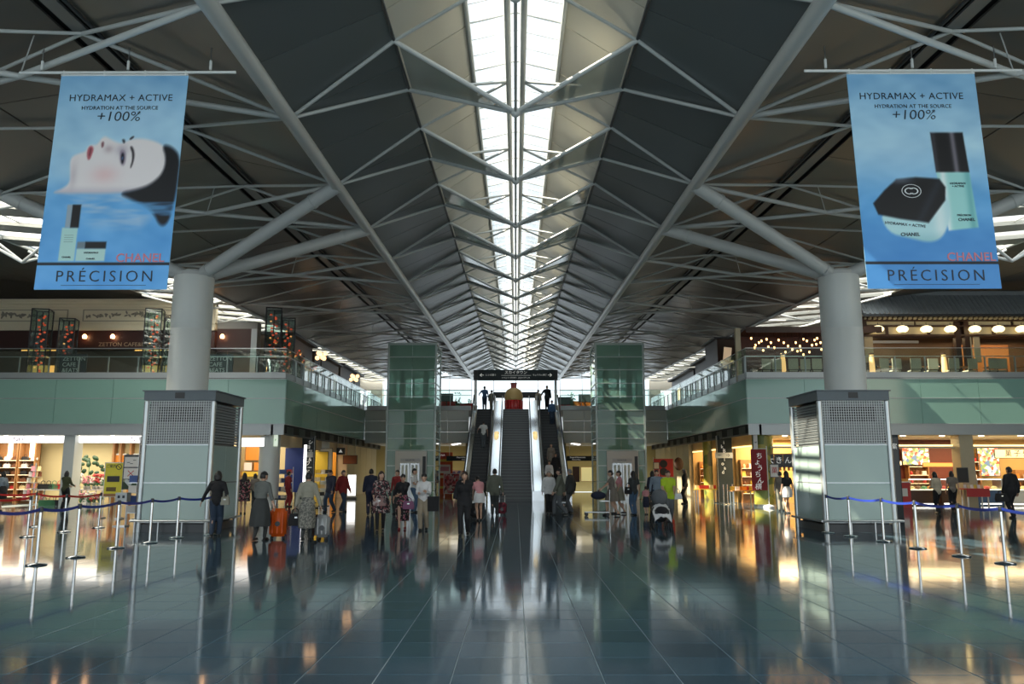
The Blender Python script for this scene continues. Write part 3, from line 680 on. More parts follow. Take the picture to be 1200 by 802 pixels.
def banner(s, side, art, label):
    Y = 13.2
    x0, x1 = (gx(71.5, 1), gx(222, 1)) if s < 0 else (gx(992, 1), gx(1140, 1))
    tl = at(73 if s < 0 else 991, 87, Y); tr = at(223 if s < 0 else 1140, 87, Y); bl = at(44 if s < 0 else 1010, 339, Y); br = at(200 if s < 0 else 1166, 339, Y)
    xa = (tl.x + bl.x) / 2; xb = (tr.x + br.x) / 2; z1 = tl.z; z0 = bl.z; w = xb - xa; h = z1 - z0; cx = (xa + xb) / 2
    t = thing('hanging_banner', label, 'banner', (cx, Y, z0))
    B('banner_cloth', mat('blue_banner_cloth', (.25, .5, .72), .7), t, -w / 2, w / 2, .006, .012, 0, h)
    raster('banner_print_face', w, h, 170, 280, art, M_print, t)
    bar('pole', (-w * .83 if s < 0 else -w * .83, 0, h + .05), (w * .87, 0, h + .05), .026, M_white, t)
    bar('hem_bar', (-w / 2, 0, h), (w / 2, 0, h), .018, M_white, t)
    for q in (-.48, -.16, .16, .48): B('hook', M_white, t, q * w - .012, q * w + .012, -.02, .02, h - .02, h + .08)
    for q in (-.66, .02, .67):
        hn = bar('hanger_rod', (q * w, 0, h + .05), (q * w, 0, h + .52), .010, M_steel, t); bar('turnbuckle', (q * w, 0, h + .10), (q * w, 0, h + .27), .024, M_white, t)
    U = lambda u: (u - .5) * w
    V = lambda v: (1 - v) * h
    k_ = w / 2.2
    text('HYDRAMAX + ACTIVE', .172 * k_, M_ink, t, (U(.49 if s < 0 else .485), -.004, V(.112)), bold=-.006, space=1.05)
    text('HYDRATION AT THE SOURCE', .095 * k_, M_ink, t, (U(.49), -.004, V(.160)), bold=-.004, space=1.03)
    text('+100%', .25 * k_, M_ink, t, (U(.485), -.004, V(.202)), shear=.12, bold=-.010, sx=1.1); text('*', .13 * k_, M_ink, t, (U(.645), -.004, V(.19)))
    text('CHANEL', .205 * k_, mat('coral_ink', (.62, .22, .27), .5), t, (U(.775 if s < 0 else .80), -.004, V(.860)), sx=1.0, bold=.012, space=1.03)
    text('PRÉCISION', .27 * k_, M_ink, t, (U(.52), -.004, V(.943)), space=1.32, sx=.98, bold=-.008)
    B('underline', M_ink, t, U(.2), U(.84), -.003, 0, V(.982), V(.980))
    if s < 0:
        for y in (.755, .765, .775, .785): B('small_print', M_ink, t, U(.18), U(.25), -.002, 0, V(y) - .002, V(y) + .002)
        text('CHANEL', .04, M_ink, t, (U(.215), -.004, V(.855))); text('CHANEL', .04, M_ink, t, (U(.40), -.004, V(.862))); text('HYDRAMAX', .045, M_ink, t, (U(.40), -.004, V(.835)))
    else:
        text('CHANEL', .075, M_ink, t, (U(.80), -.004, V(.69)), bold=.01); text('CHANEL', .085, M_ink, t, (U(.36), -.004, V(.757)), bold=.01); text('HYDRAMAX + ACTIVE', .07, M_ink, t, (U(.33), -.004, V(.712)), rot=(PI / 2, .1, 0))
        text('HYDRAMAX\n+ ACTIVE', .05, M_ink, t, (U(.765), -.004, V(.53))); text('PRÉCISION', .05, M_ink, t, (U(.785), -.004, V(.67)))
        Mw = mat('silver_print', (.75, .78, .8), .5)
        def ring(name, cx_, cz_, r, wd, a0, a1, n=24, sx=1.0):
            vs = []; fs = []
            for i in range(n + 1):
                a = a0 + (a1 - a0) * i / n
                for rr in (r, r - wd): vs.append((cx_ + sx * rr * math.cos(a), -.004, cz_ + rr * math.sin(a) * .72))
            for i in range(n): fs.append((2 * i, 2 * i + 1, 2 * i + 3, 2 * i + 2))
            MB().add(vs, fs).build(name, Mw, t)
        ex, ez = U(.405), V(.558)
        ring('emblem_ring', ex, ez, .17, .012, 0, 2 * PI)
        ring('emblem_letter', ex - .035, ez, .085, .022, .7, 2 * PI - .7); ring('emblem_letter', ex + .035, ez, .085, .022, PI + .7, 3 * PI - .7)
    shear_banner(t, .030 if s < 0 else -.026)
    return t
def shear_banner(t, k):
    h = max(v.co.z for v in t.children[1].data.vertices)
    for c in t.children:
        if c.name.startswith(('pole', 'hem', 'hook', 'hanger', 'turn')): continue
        c.location.x += k * (c.location.z - h)
        M = Matrix.Identity(4); M[0][2] = k if c.name.startswith(('banner', 'underline', 'small', 'emblem')) else 0
        if M[0][2]: c.data.transform(M)
        if c.name.startswith(('underline', 'small', 'emblem', 'banner')): c.location.x = -k * h
    return t
banner(-1, 'left', face_art, 'tall blue cosmetics banner showing a pale face lying in water, hung at left')
banner(1, 'right', jar_art, 'tall blue cosmetics banner showing a black-lidded jar and bottle, hung at right')

# ================================================================ BELT STANCHIONS
M_blue = mat('blue_barrier_belt', (0.02, 0.045, 0.30), 0.35); M_rbelt = mat('red_barrier_belt', (0.55, 0.02, 0.015), 0.4)
st_base = MB().lathe([(.17, 0), (.175, .012), (.16, .025), (.05, .04), (.03, .05)], n=24).mesh('stanchion_base', M_chrome, True)
st_pole = MB().cyl((0, 0, .04), (0, 0, .96), .028, n=14).mesh('pole', M_chrome, True)
st_head = MB().lathe([(.034, .90), (.036, .905), (.036, .985), (.03, .995), (.008, 1.0)], n=16).mesh('belt_head', M_dark, True)
def stanchions(pts, label, group, belt, before=None, after=None, words=None):
    ps = [fl(*p) for p in pts]; n = len(ps); prev = None
    seq = ([fl(*before)] if before else []) + ps
    out = []
    for i, p in enumerate(ps):
        t = thing('belt_stanchion', words[i], 'stanchion', p, 0, group)
        put('stanchion_base', st_base, t); put('pole', st_pole, t); put('belt_head', st_head, t)
        nx_ = ps[i + 1] if i + 1 < n else (fl(*after) if after else None)
        tg = [nx_] if nx_ is not None else []
        if i == 0 and before: tg.append(fl(*before))
        for q in tg:
            d = q - p; L = 14; m = MB()
            nrm = Vector((-d.y, d.x, 0)).normalized() * .0015
            for k in range(L):
                a, b = k / L, (k + 1) / L; za, zb = .955 - .05 * 4 * a * (1 - a), .955 - .05 * 4 * b * (1 - b)
                A = d * a; Bq = d * b
                m.prism([A + Vector((0, 0, za - .026)), Bq + Vector((0, 0, zb - .026)), Bq + Vector((0, 0, zb + .026)), A + Vector((0, 0, za + .026))], nrm)
            m.build('belt', belt, t)
        out.append(t)
    return out
G1, G2, G3 = 'blue belt stanchions at left', 'red belt stanchions at left', 'blue belt stanchions at right'
ordw = ['nearest', 'second', 'third', 'fourth', 'fifth', 'sixth']
stanchions([(40.5, 663), (87, 654), (134.5, 643), (174, 637), (206, 631), (246, 627.5)], '', G1, M_blue, before=(-14, 672),
           words=['polished stanchion of the left blue belt, nearest the camera', 'polished stanchion of the left blue belt, second from the camera', 'polished stanchion of the left blue belt, third from the camera', 'polished stanchion of the left blue belt, at the kiosk\'s left edge', 'polished stanchion of the left blue belt, in front of the left kiosk', 'polished stanchion of the left blue belt, beside the woman in black'])
stanchions([(38, 618), (73, 624), (114, 619)], '', G2, M_rbelt, before=(-20, 617),
           words=['polished stanchion at the left end of the long red belt', 'polished stanchion in the middle of the long red belt', 'polished stanchion ending the red belt beside the yellow notice board'])
stanchions([(30, 630)], '', G2, M_rbelt, before=(-30, 634), words=['polished stanchion holding the nearer short red belt at far left'])
stanchions([(970, 624.5), (996, 629), (1035, 635), (1074.5, 643), (1125.5, 652), (1176.5, 660.5)], '', G3, M_blue, after=(1235, 672),
           words=['polished stanchion of the right blue belt, farthest, at the kiosk\'s left corner', 'polished stanchion of the right blue belt, second from the kiosk corner', 'polished stanchion of the right blue belt, in front of the kiosk\'s right corner', 'polished stanchion of the right blue belt, third from the camera', 'polished stanchion of the right blue belt, second from the camera', 'polished stanchion of the right blue belt, nearest the camera'])
# ================================================================ GROUND FLOOR SHOPS
M_cream = mat('cream_shop_wall', (0.66, 0.55, 0.30), 0.55, vary=.04, scale=.7)
M_warm = mat('warm_shop_wall', (0.60, 0.38, 0.14), 0.5, vary=.08, scale=.7)
M_maroon = mat('maroon_shop_wall', (0.16, 0.035, 0.02), 0.45, vary=.1)
M_beige = mat('beige_corridor_wall', (0.48, 0.41, 0.27), 0.4, vary=.05)
M_ceil = mat('shop_ceiling', (0.62, 0.55, 0.42), 0.6)
M_wood = mat('warm_wood', (0.36, 0.17, 0.06), 0.4, vary=.2, scale=12)
M_dwood = mat('dark_wood', (0.055, 0.024, 0.014), 0.4, vary=.25, scale=10)
M_cove = mat('lit_cove', (1, .86, .5), .5, emit=1.5, ecol=(1, .74, .32))
M_spot = mat('downlight_glow', (1, .9, .7), .5, emit=6, ecol=(1, .85, .6))
M_shelfl = mat('lit_shelf_edge', (1, .85, .6), .5, emit=.9, ecol=(1, .78, .5))
PAL = [mat('goods_%s' % n, c, .45) for n, c in (('red', (.50, .03, .03)), ('white', (.75, .72, .68)), ('cream', (.70, .55, .30)), ('brown', (.16, .06, .025)), ('black', (.02, .02, .022)), ('green', (.06, .22, .10)), ('pink', (.62, .22, .28)), ('orange', (.70, .25, .03)), ('blue', (.05, .10, .30)), ('yellow', (.70, .50, .06)))]
GOODS = {}
def nth(i): return str(i) + ('th' if 10 <= i % 100 <= 20 else {1: 'st', 2: 'nd', 3: 'rd'}.get(i % 10, 'th'))
CN = ['red', 'white', 'cream', 'brown', 'black', 'green', 'pink', 'orange', 'blue', 'yellow']
KN = dict(box='box', packet='packet', jar='jar', bag='bag', bowl='tray')
def goods(kind, ci):
    k = (kind, ci)
    if k in GOODS: return GOODS[k]
    m = PAL[ci]
    if kind == 'box': me = MB().box(-.11, .11, -.08, .08, 0, .2).box(-.112, .112, -.082, .082, .13, .15).mesh('gift_box', m)
    elif kind == 'packet': me = MB().prism([(-.1, 0, .0), (.1, 0, 0), (.09, .03, .2), (.1, .03, .26), (-.1, .03, .26), (-.09, .03, .2)], (0, .05, 0)).mesh('packet', m)
    elif kind == 'bag': me = MB().prism([(-.17, -.06, 0), (.17, -.06, 0), (.19, -.06, .1), (.14, -.06, .2), (-.14, -.06, .2), (-.19, -.06, .1)], (0, .12, 0)).tube([(-.08, 0, .2), (-.07, 0, .29), (0, 0, .32), (.07, 0, .29), (.08, 0, .2)], .012, 6).mesh('small_bag', m)
    elif kind == 'jar': me = MB().lathe([(.06, 0), (.075, .02), (.075, .13), (.05, .17), (.055, .175), (.055, .2)], n=12).mesh('jar', m, True)
    elif kind == 'bowl': me = MB().lathe([(.05, 0), (.1, .03), (.15, .08), (.13, .12), (.06, .16)], n=12).mesh('food_tray', m, True)
    GOODS[k] = me; return me
def put_goods(kind, ci, loc, label, cat, group, rz=0, sc=1.0):
    o = put({'box': 'gift_box', 'packet': 'packet', 'bag': 'handbag', 'jar': 'jar', 'bowl': 'food_tray'}[kind], goods(kind, ci), None, loc, (0, 0, rz), (sc, sc, sc))
    return tag(o, label, cat, group)
def front_bay(name, xa, xb, wall_m, lightc, watts, depth=5.0, z=3.2, backs=None, sides=(True, True)):
    """open shop bay in the front facade, between X xa and xb"""
    xa, xb = sorted((xa, xb)); y0, y1 = 36.7, 36.7 + depth
    w = struct(name)
    for pa, pb, bm_ in (backs or [(None, None, wall_m)]): B('back_panel', bm_, w, xa if pa is None else gx(pa, y1), xb if pb is None else gx(pb, y1), y1, y1 + .1, 0, z)
    [B('side_panel', wall_m, w, q, q + .06, y0, y1, 0, z) for q, on in ((xa - .06, sides[0]), (xb, sides[1])) if on]
    B('bay_ceiling', M_ceil, w, xa, xb, y0 - .4, y1, z, z + .06)
    n = max(1, int((xb - xa) / 1.6))
    for i in range(n):
        x = xa + (i + .5) * (xb - xa) / n
        MB().cyl((x, y0 - .15, z - .03), (x, y0 - .15, z + .001), .11, n=14).build('downlight', M_spot, w)
    lamp(((xa + xb) / 2, y0 + depth * .45, z - .08), (xb - xa) * .8, depth * .6, watts, lightc)
    return w
WARM, NEUT = (1, .74, .40), (1, .88, .68)
XL = lambda px: gx(px, 36.8)
front_bay('wall_left_bay_1', XL(-140), XL(236), M_cream, NEUT, 560)
front_bay('wall_left_bay_3', XL(240), XL(311), M_cream, (1, .78, .5), 75, sides=(True, False))
front_bay('wall_right_bay_1', XL(897), XL(1030), M_warm, WARM, 230, sides=(False, True))
front_bay('wall_right_bay_2', XL(1034), XL(1400), M_warm, WARM, 620, backs=[(None, 1118, M_maroon), (1118, None, M_warm)])
# square piers between bays, round corner piers
for s, nm, ps in ((-1, 'left', ((79, 92), (235, 241))), (1, 'right', ((1117, 1133), (1029, 1035)))):
    for k, (a, b) in enumerate(ps):
        o = put('trim_pier_%s_%d' % (nm, k + 1), None, kind='structure')
        B('pier', M_colm if s < 0 else M_beige, o, XL(a), XL(b), 36.2, 36.9, 0, 3.25)
M_leaf = print_mat('yellow_green_leaf_print', [(.30, .28, .05), (.42, .36, .06), (.16, .20, .05), (.50, .40, .10), (.24, .20, .07)], 2.2, .4)
for s, m, nm in ((-1, M_colm, 'left'), (1, M_leaf, 'right')):
    o = put('trim_corner_pier_' + nm, None, kind='structure')
    MB().cyl((s * 11.35, 37.0, 0), (s * 11.35, 37.0, 3.65), .47, n=32).build('pier', m, o, True)
    MB().cyl((s * 11.35, 37.0, 0), (s * 11.35, 37.0, .12), .49, n=32).build('pier_skirting', M_steel, o, True)
    o = put('trim_nave_pier_' + nm, None, kind='structure')
    MB().cyl((s * 11.25, 46.6, 0), (s * 11.25, 46.6, 3.65), .42, n=28).build('pier', m, o, True)
# lit white fascia signs, left
def lit_sign(label, x0, x1, za, zb, tx, Y=36.5):
    t = thing('lit_shop_sign', label, 'sign', ((x0 + x1) / 2, Y, za)); w = abs(x1 - x0) / 2
    B('sign_box', M_white, t, -w, w, .02, .16, 0, zb - za); B('lit_face', M_litwhite, t, -w + .02, w - .02, 0, .02, .02, zb - za - .02)
    for x, ch in tx:
        text('NEP', .30, mat('violet_ink', (.20, .05, .22), .5), t, (x - (x0 + x1) / 2, -.006, (zb - za) / 2 - .05)); text('·', .3, mat('violet_ink', (.20, .05, .22), .5), t, (x - (x0 + x1) / 2 + .02, -.006, (zb - za) / 2 + .17))
zsa, zsb = gz(519.5, 36.5), gz(508.5, 36.5)
lit_sign('long lit white shop sign left of the square pier, lettered NEP', XL(-140), XL(79), zsa, zsb, [(gx(17, 36.5), 0)])
lit_sign('long lit white shop sign right of the square pier, lettered NEP', XL(92), XL(236), zsa, zsb, [(gx(156, 36.5), 0)])
lit_sign('short blank lit white sign beside the round corner pier', XL(281), XL(310), gz(524, 36.5), gz(513, 36.5), [])
# ---- left bay 1: lit shelving with handbags
G = 'handbags on the lit left shop shelves'
for k, (pa, pb) in enumerate(((-12, 18), (19, 39))):
    Y = 40.6; xa, xb = gx(pa, Y), gx(pb, Y)
    t = thing('display_shelving', ['lit shoulder-high display shelving at the far left edge of the shop', 'lit display shelving beside the cream wall of the left shop'][k], 'shelf', ((xa + xb) / 2, Y, 0)); w = (xb - xa) / 2
    B('back_board', M_wood, t, -w, w, .35, .4, 0, 3.0)
    for q in (-w, w - .06): B('upright', M_wood, t, q, q + .06, -.05, .4, 0, 3.0)
    B('light_column', mat('shelf_light', (1, .9, .7), .5, emit=2.2, ecol=(1, .85, .6)), t, -.12, .12, .33, .35, 2.3, 3.0)
    for i in range(6):
        z = .35 + i * .36; B('shelf', M_wood, t, -w, w, -.05, .38, z - .03, z); B('shelf_light_edge', M_shelfl, t, -w + .05, w - .05, -.055, -.05, z - .03, z - .008)
        n = int(2 * w / .40)
        for j in range(n):
            kd = random.choice(['bag', 'bag', 'box', 'jar']) if i < 2 else 'bag'; ci = random.choice([3, 4, 4, 3, 1] if i > 1 else [2, 3, 1, 0])
            put_goods(kd, ci, (t.location.x - w + .25 + j * (2 * w - .4) / max(1, n - 1), Y + .12, z), '%s %s, %s from left, %s shelf up, %s' % (CN[ci], KN[kd], nth(j + 1), nth(i + 1), ['far left shelving', 'shelving beside the cream wall'][k]), KN[kd], G + (' at the edge' if k == 0 else ' by the cream wall'), random.uniform(-.2, .2), .9)
def table(label, x, y, w, d, h, m, cat='table', name='display_table'):
    t = thing(name, label, cat, (x, y, 0))
    B('table_top', m, t, -w / 2, w / 2, -d / 2, d / 2, h - .05, h)
    for a in (-1, 1):
        for b in (-1, 1): B('leg', M_steel, t, a * (w / 2 - .06) - .025, a * (w / 2 - .06) + .025, b * (d / 2 - .06) - .025, b * (d / 2 - .06) + .025, 0, h - .05)
    return t
def potted(label, x, y, z, h, petal, group, n=16, white=True):
    t = thing('potted_flower', label, 'plant', (x, y, z), random.uniform(0, 6), group)
    MB().lathe([(.07, 0), (.1, .14), (.105, .15), (.09, .15)], n=12).build('pot', PAL[1], t, True)
    lf = MB(); fm = MB()
    for i in range(n):
        a = random.uniform(0, 6.28); r = random.uniform(.05, .26); z1 = h * random.uniform(.45, 1)
        p = (r * math.cos(a), r * math.sin(a), z1); lf.cyl((0, 0, .12), p, .008, .005, 5, False)
        fm.ell(p, (.055, .055, .04), 6, 4)
        q = (p[0] * .7, p[1] * .7, z1 * .6); lf.prism([q, (q[0] + .08, q[1] + .03, q[2] + .03), (q[0] + .15, q[1] + .05, q[2]), (q[0] + .08, q[1] - .02, q[2] + .01)], (0, 0, .006))
    lf.build('foliage', PAL[5], t, kind='stuff'); fm.build('blossom', petal, t, kind='stuff')
    return t
for i, (px, Y, lab) in enumerate(((62, 38.6, 'display table of bags and boxes in front of the cream wall'), (100, 38.6, 'display table of white flowers right of the square pier'), (117, 38.4, 'display table of red flowers left of the yellow notice'))):
    table(lab, gx(px, Y), Y, 1.5 if i else 1.2, .7, .75, PAL[1])
for i, px in enumerate((94, 99, 104, 109, 113, 117, 121)):
    potted('potted flowers of the shop table behind the stanchions, %s' % ['white, next to the square pier', 'pink, second from the pier', 'pink, third from the pier', 'white, middle of the row', 'red, left of the dark red one', 'dark red, second from the yellow notice', 'white, beside the yellow notice'][i], gx(px, 38.5), 38.5 + random.uniform(-.15, .15), .75, random.uniform(.5, .9), PAL[[1, 6, 6, 1, 0, 0, 1][i]], 'potted flowers on the left shop tables', 22)
for i, px in enumerate((96, 106, 112, 118)):
    potted('potted pink plant on the shop floor, %s' % ['by the pier', 'under the middle table', 'left of the last table', 'beside the notice board'][i], gx(px, 37.7), 37.7, 0, random.uniform(.5, .7), PAL[[6, 1, 0, 6][i]], 'potted plants on the left shop floor', 18)
pr = thing('round_leaf_plant', 'tall dark leaved orchid on the shop counter right of the square pier', 'plant', (gx(103, 40.2), 40.2, 0))
MB().lathe([(.2, 0), (.26, .5), (.28, .52), (.24, .52)], n=16).build('planter', PAL[1], pr, True)
bar('stem', (0, 0, .5), (0, 0, 1.9), .02, PAL[5], pr)
for i in range(22):
    a = random.uniform(0, 6.28); z = random.uniform(1.5, 2.35); r = random.uniform(.1, .75)
    MB().ell((r * math.cos(a), r * math.sin(a) * .4, z), (.14, .05, .10), 8, 5, Matrix.Rotation(a, 3, 'Y')).build('leaf', mat('dark_leaf', (.02, .06, .025), .4), pr, True)
tw = thing('goods_rack', 'tapering rack of white and pink goods between shelving and cream wall', 'rack', (gx(40, 39.2), 39.2, 0))
for i in range(6): MB().cyl((0, 0, .2 + i * .28), (0, 0, .22 + i * .28), .5 - .05 * i, n=16).build('tier', M_steel, tw)
bar('rack_pole', (0, 0, 0), (0, 0, 2.0), .03, M_steel, tw)
for i in range(6):
    for j in range(8 - i):
        a = 2 * PI * j / (8 - i); put_goods('packet', random.choice([1, 6, 2, 3]), (tw.location.x + (.40 - .05 * i) * math.cos(a), 39.2 + (.40 - .05 * i) * math.sin(a), .22 + i * .28), 'white and pink packet on the tapering rack by the cream wall', 'packet', 'packets on the tapering rack', a, .85)
for i, (dx, ci, z) in enumerate(((-.42, 4, .75), (-.15, 4, .75), (.12, 5, .75), (.38, 0, .75), (-.3, 5, 0), (.05, 5, 0), (.35, 4, 0))):
    put_goods('bag', ci, (gx(62, 38.6) + dx, 38.5, z), ['black bag at the left end of the bag table', 'black bag second from left on the bag table', 'green bag on the bag table', 'red bag at the right end of the bag table', 'green bag under the left end of the bag table', 'green bag under the middle of the bag table', 'black bag under the right end of the bag table'][i], 'bag', 'bags around the bag table', 0, 1.25)
# partition and wall pictures of left bay 2 and 3
o = struct('trim_display_wall')
for i, px in enumerate((131, 139, 151, 163)): B('upright', M_wood, o, gx(px, 41.4) - .05, gx(px, 41.4) + .05, 41.3, 41.66, 0, 3.1)
for i, (px, py, ci) in enumerate(((140, 541, 7), (156, 541, 3))):
    t = thing('wall_picture', ['orange wall picture at the back of the flower shop', 'brown wall picture at the back of the flower shop'][i], 'picture', at(px, py, 41.5))
    B('frame', M_white, t, -.42, .42, 0, .05, -.4, .4); B('picture_face', PAL[ci], t, -.34, .34, -.01, 0, -.32, .32)
for i, (px, py, w, h, ci) in enumerate(((296, 531, .36, .36, 7), (290, 547, .2, .2, 1), (302, 547, .2, .2, 7), (297, 556, .6, .12, 9))):
    t = thing('wall_display', ['square orange display high on the wall of the small corner shop', 'white display at left below the orange square of the corner shop', 'small orange display at right below the orange square of the corner shop', 'wide yellow display low on the wall of the corner shop'][i], 'display', at(px, py, 41.4))
    B('panel', M_wood, t, -w * 1.15, w * 1.15, 0, .12, -h * 1.1, h * 1.1); B('display_face', PAL[ci], t, -w, w, -.02, 0, -h, h)
# ---- deli counters, right
M_case = glass('display_case_glass', (.92, .97, .95), .06)
M_tray = mat('lit_food_deck', (.9, .85, .65), .5, emit=1.1, ecol=(1, .9, .62))
def counter(label, x0, x1, y, front_m, group, h=1.25):
    t = thing('deli_counter', label, 'counter', ((x0 + x1) / 2, y, 0)); w = (x1 - x0) / 2
    B('counter_base', front_m, t, -w, w, -.35, .4, 0, .72); B('lit_deck', M_tray, t, -w + .03, w - .03, -.33, .36, .72, .76)
    B('case_glass', M_case, t, -w, w, -.36, -.345, .74, h); B('case_top', M_case, t, -w, w, -.36, .1, h, h + .02)
    B('case_light', mat('case_light_tube', (1, .95, .85), .5, emit=4), t, -w + .05, w - .05, -.3, -.26, h - .05, h - .01)
    for q in (-w, w - .03): B('case_end', M_steel, t, q, q + .03, -.36, .4, .72, h)
    B('kick_light', mat('kick_light', (1, .95, .85), .5, emit=1.6), t, -w + .1, w - .1, -.352, -.35, .06, .12)
    n = int(2 * w / .34)
    for j in range(n):
        ci = random.choice([9, 7, 0, 5, 3, 2]); put_goods('bowl', ci, (t.location.x - w + .25 + j * (2 * w - .5) / max(1, n - 1), y - .12, .76), '%s food tray, %s from left in the glass case of the %s' % (CN[ci], nth(j + 1), group), 'tray', 'food trays in the ' + group, 0, .95)
    return t
counter('dark fronted lit deli counter behind the shopper in cream', gx(1058, 38.3), gx(1092, 38.3), 38.3, M_dwood, 'dark deli counter')
counter('short lit deli counter left of the yellow pier', gx(1095, 38.6), gx(1116, 38.6), 38.6, M_dwood, 'short deli counter')
counter('blue fronted lit counter between the pier and the man in black', gx(1137, 38.5), gx(1166, 38.5), 38.5, mat('blue_counter_front', (.05, .10, .22), .35), 'blue counter')
counter('lit white counter at the far right edge', gx(1172, 38.2), gx(1215, 38.2), 38.2, PAL[1], 'white counter')
def back_shelf(label, x0, x1, y, grp, rows=5, z0=.4, dz=.42, cols=(0, 1, 2, 3, 7, 9), kinds=('box', 'packet', 'jar')):
    t = thing('stock_shelf', label, 'shelf', ((x0 + x1) / 2, y, 0)); w = (x1 - x0) / 2
    B('back_board', M_wood, t, -w, w, .2, .24, 0, z0 + rows * dz)
    for q in (-w, w - .05): B('upright', M_wood, t, q, q + .05, -.15, .2, 0, z0 + rows * dz)
    for i in range(rows):
        z = z0 + i * dz; B('shelf', M_wood, t, -w, w, -.15, .2, z - .03, z); B('shelf_light_edge', M_shelfl, t, -w + .05, w - .05, -.155, -.15, z - .03, z - .01)
        n = int(2 * w / .33)
        for j in range(n):
            kd, ci = random.choice(kinds), random.choice(cols)
            put_goods(kd, ci, (t.location.x - w + .2 + j * (2 * w - .4) / max(1, n - 1), y, z), '%s %s, %s from left, %s shelf up, %s' % (CN[ci], KN[kd], nth(j + 1), nth(i + 1), grp), KN[kd], 'goods on the ' + grp, random.uniform(-.1, .1), random.uniform(.9, 1.2))
back_shelf('back shelf of red and white goods behind the dark deli counter', gx(1062, 41.3), gx(1086, 41.3), 41.3, 'shelf behind the dark deli counter', 4, 1.0)
back_shelf('back shelf of mixed goods right of the yellow pier', gx(1136, 41.3), gx(1146, 41.3), 41.3, 'shelf right of the yellow pier', 5)
back_shelf('far right back shelf of mixed goods', gx(1186, 41.3), gx(1215, 41.3), 41.3, 'far right shelf', 3)
def board(name, label, cat, p, w, h, face, t_=.05, lit=0, txt=None, tm=None, ts=.2, rz=0, frame=None, vert=False, hang=None, legs=False):
    t = thing(name, label, cat, p, rz)
    B('frame', frame or M_dark, t, -w / 2, w / 2, 0, t_, -h / 2, h / 2); B('board_face', face, t, -w / 2 + .03, w / 2 - .03, -.012, 0, -h / 2 + .03, h / 2 - .03)
    if hang:
        for a in (-w * .35, w * .35): bar('hanger', (a, t_ / 2, h / 2), (a, t_ / 2, hang - p[2]), .012, M_steel, t, 6)
    if legs:
        for a in (-w * .45, w * .45): bar('stand_leg', (a, t_ / 2, -p[2]), (a, t_ / 2, -h / 2), .018, M_steel, t, 6); B('stand_foot', M_steel, t, a - .02, a + .02, -.22, .25, -p[2], -p[2] + .03)
    if txt:
        if vert:
            for i, ch in enumerate(txt): text(ch, ts, tm, t, (0, -.016, h / 2 - (i + .7) * h / (len(txt) + .4)))
        else: text(txt, ts, tm, t, (0, -.016, 0))
    return t
M_photo = print_mat('product_photo_print', [(.85, .82, .75), (.7, .1, .06), (.9, .6, .2), (.2, .3, .12), (.8, .35, .3), (.12, .2, .35), (.95, .9, .8)], 7.5, .4)
M_photob = MATS['product_photo_print']
M_photo.node_tree.nodes['Principled BSDF'].inputs['Emission Strength'].default_value = .5
M_photo.node_tree.links.new([n for n in M_photo.node_tree.nodes if n.type == 'VALTORGB'][0].outputs[0], M_photo.node_tree.nodes['Principled BSDF'].inputs['Emission Color'])
board('product_panel', 'backlit product photo panel behind the blue counter', 'sign', at(1157, 541, 41.2), 1.1, 1.5, M_photo)
board('product_panel', 'backlit product photo panel on the maroon deli wall', 'sign', at(1072, 535, 41.1), 1.4, .9, M_photo)
board('shop_sign', 'orange lit shop sign over the short deli counter', 'sign', at(1098, 545, 39.4), 1.5, .22, mat('orange_lit', (.8, .3, .08), .5, emit=.5), frame=M_wood)
board('shop_sign', 'white sign board with dark characters at the far right', 'sign', at(1190, 532, 39.5), 2.2, .45, mat('ivory_sign', (.8, .72, .5), .5), txt='菓 子 処', tm=M_ink, ts=.34)
board('shop_sign', 'small glowing round-lettered sign on the dark wall beside the right kiosk', 'sign', at(1050, 543, 40), .5, .25, mat('cream_lit', (.9, .8, .6), .5, emit=.8), txt='220', tm=M_ink, ts=.2)
board('price_screen', 'black screen panel on the front of the yellow pier', 'screen', at(1127, 557, 36.15), .5, .66, M_black)
tb = table('red draped sampling table in front of the yellow pier', gx(1138, 35.6), 35.6, 1.0, .6, .86, PAL[0])
B('table_drape', PAL[0], tb, -.5, .5, -.31, -.29, .5, .86)
for i in range(6): put_goods('packet', [1, 2, 1, 9, 1, 2][i], (gx(1138, 35.6) - .38 + i * .15, 35.6, .86), 'small %s packet, %s from left on the red sampling table' % (['white', 'cream', 'white', 'yellow', 'white', 'cream'][i], nth(i + 1)), 'packet', 'packets on the red sampling table', 0, .6)
for s_ in ((1036, 1117), (1133, 1390), (897, 1029)):
    o = struct('trim_cove_%d' % s_[0]); B('cove_light', M_cove, o, XL(s_[0]), XL(s_[1]), 36.75, 36.85, 2.72, 2.8); B('cove_shelf', M_ceil, o, XL(s_[0]), XL(s_[1]), 36.6, 36.95, 2.64, 2.72)
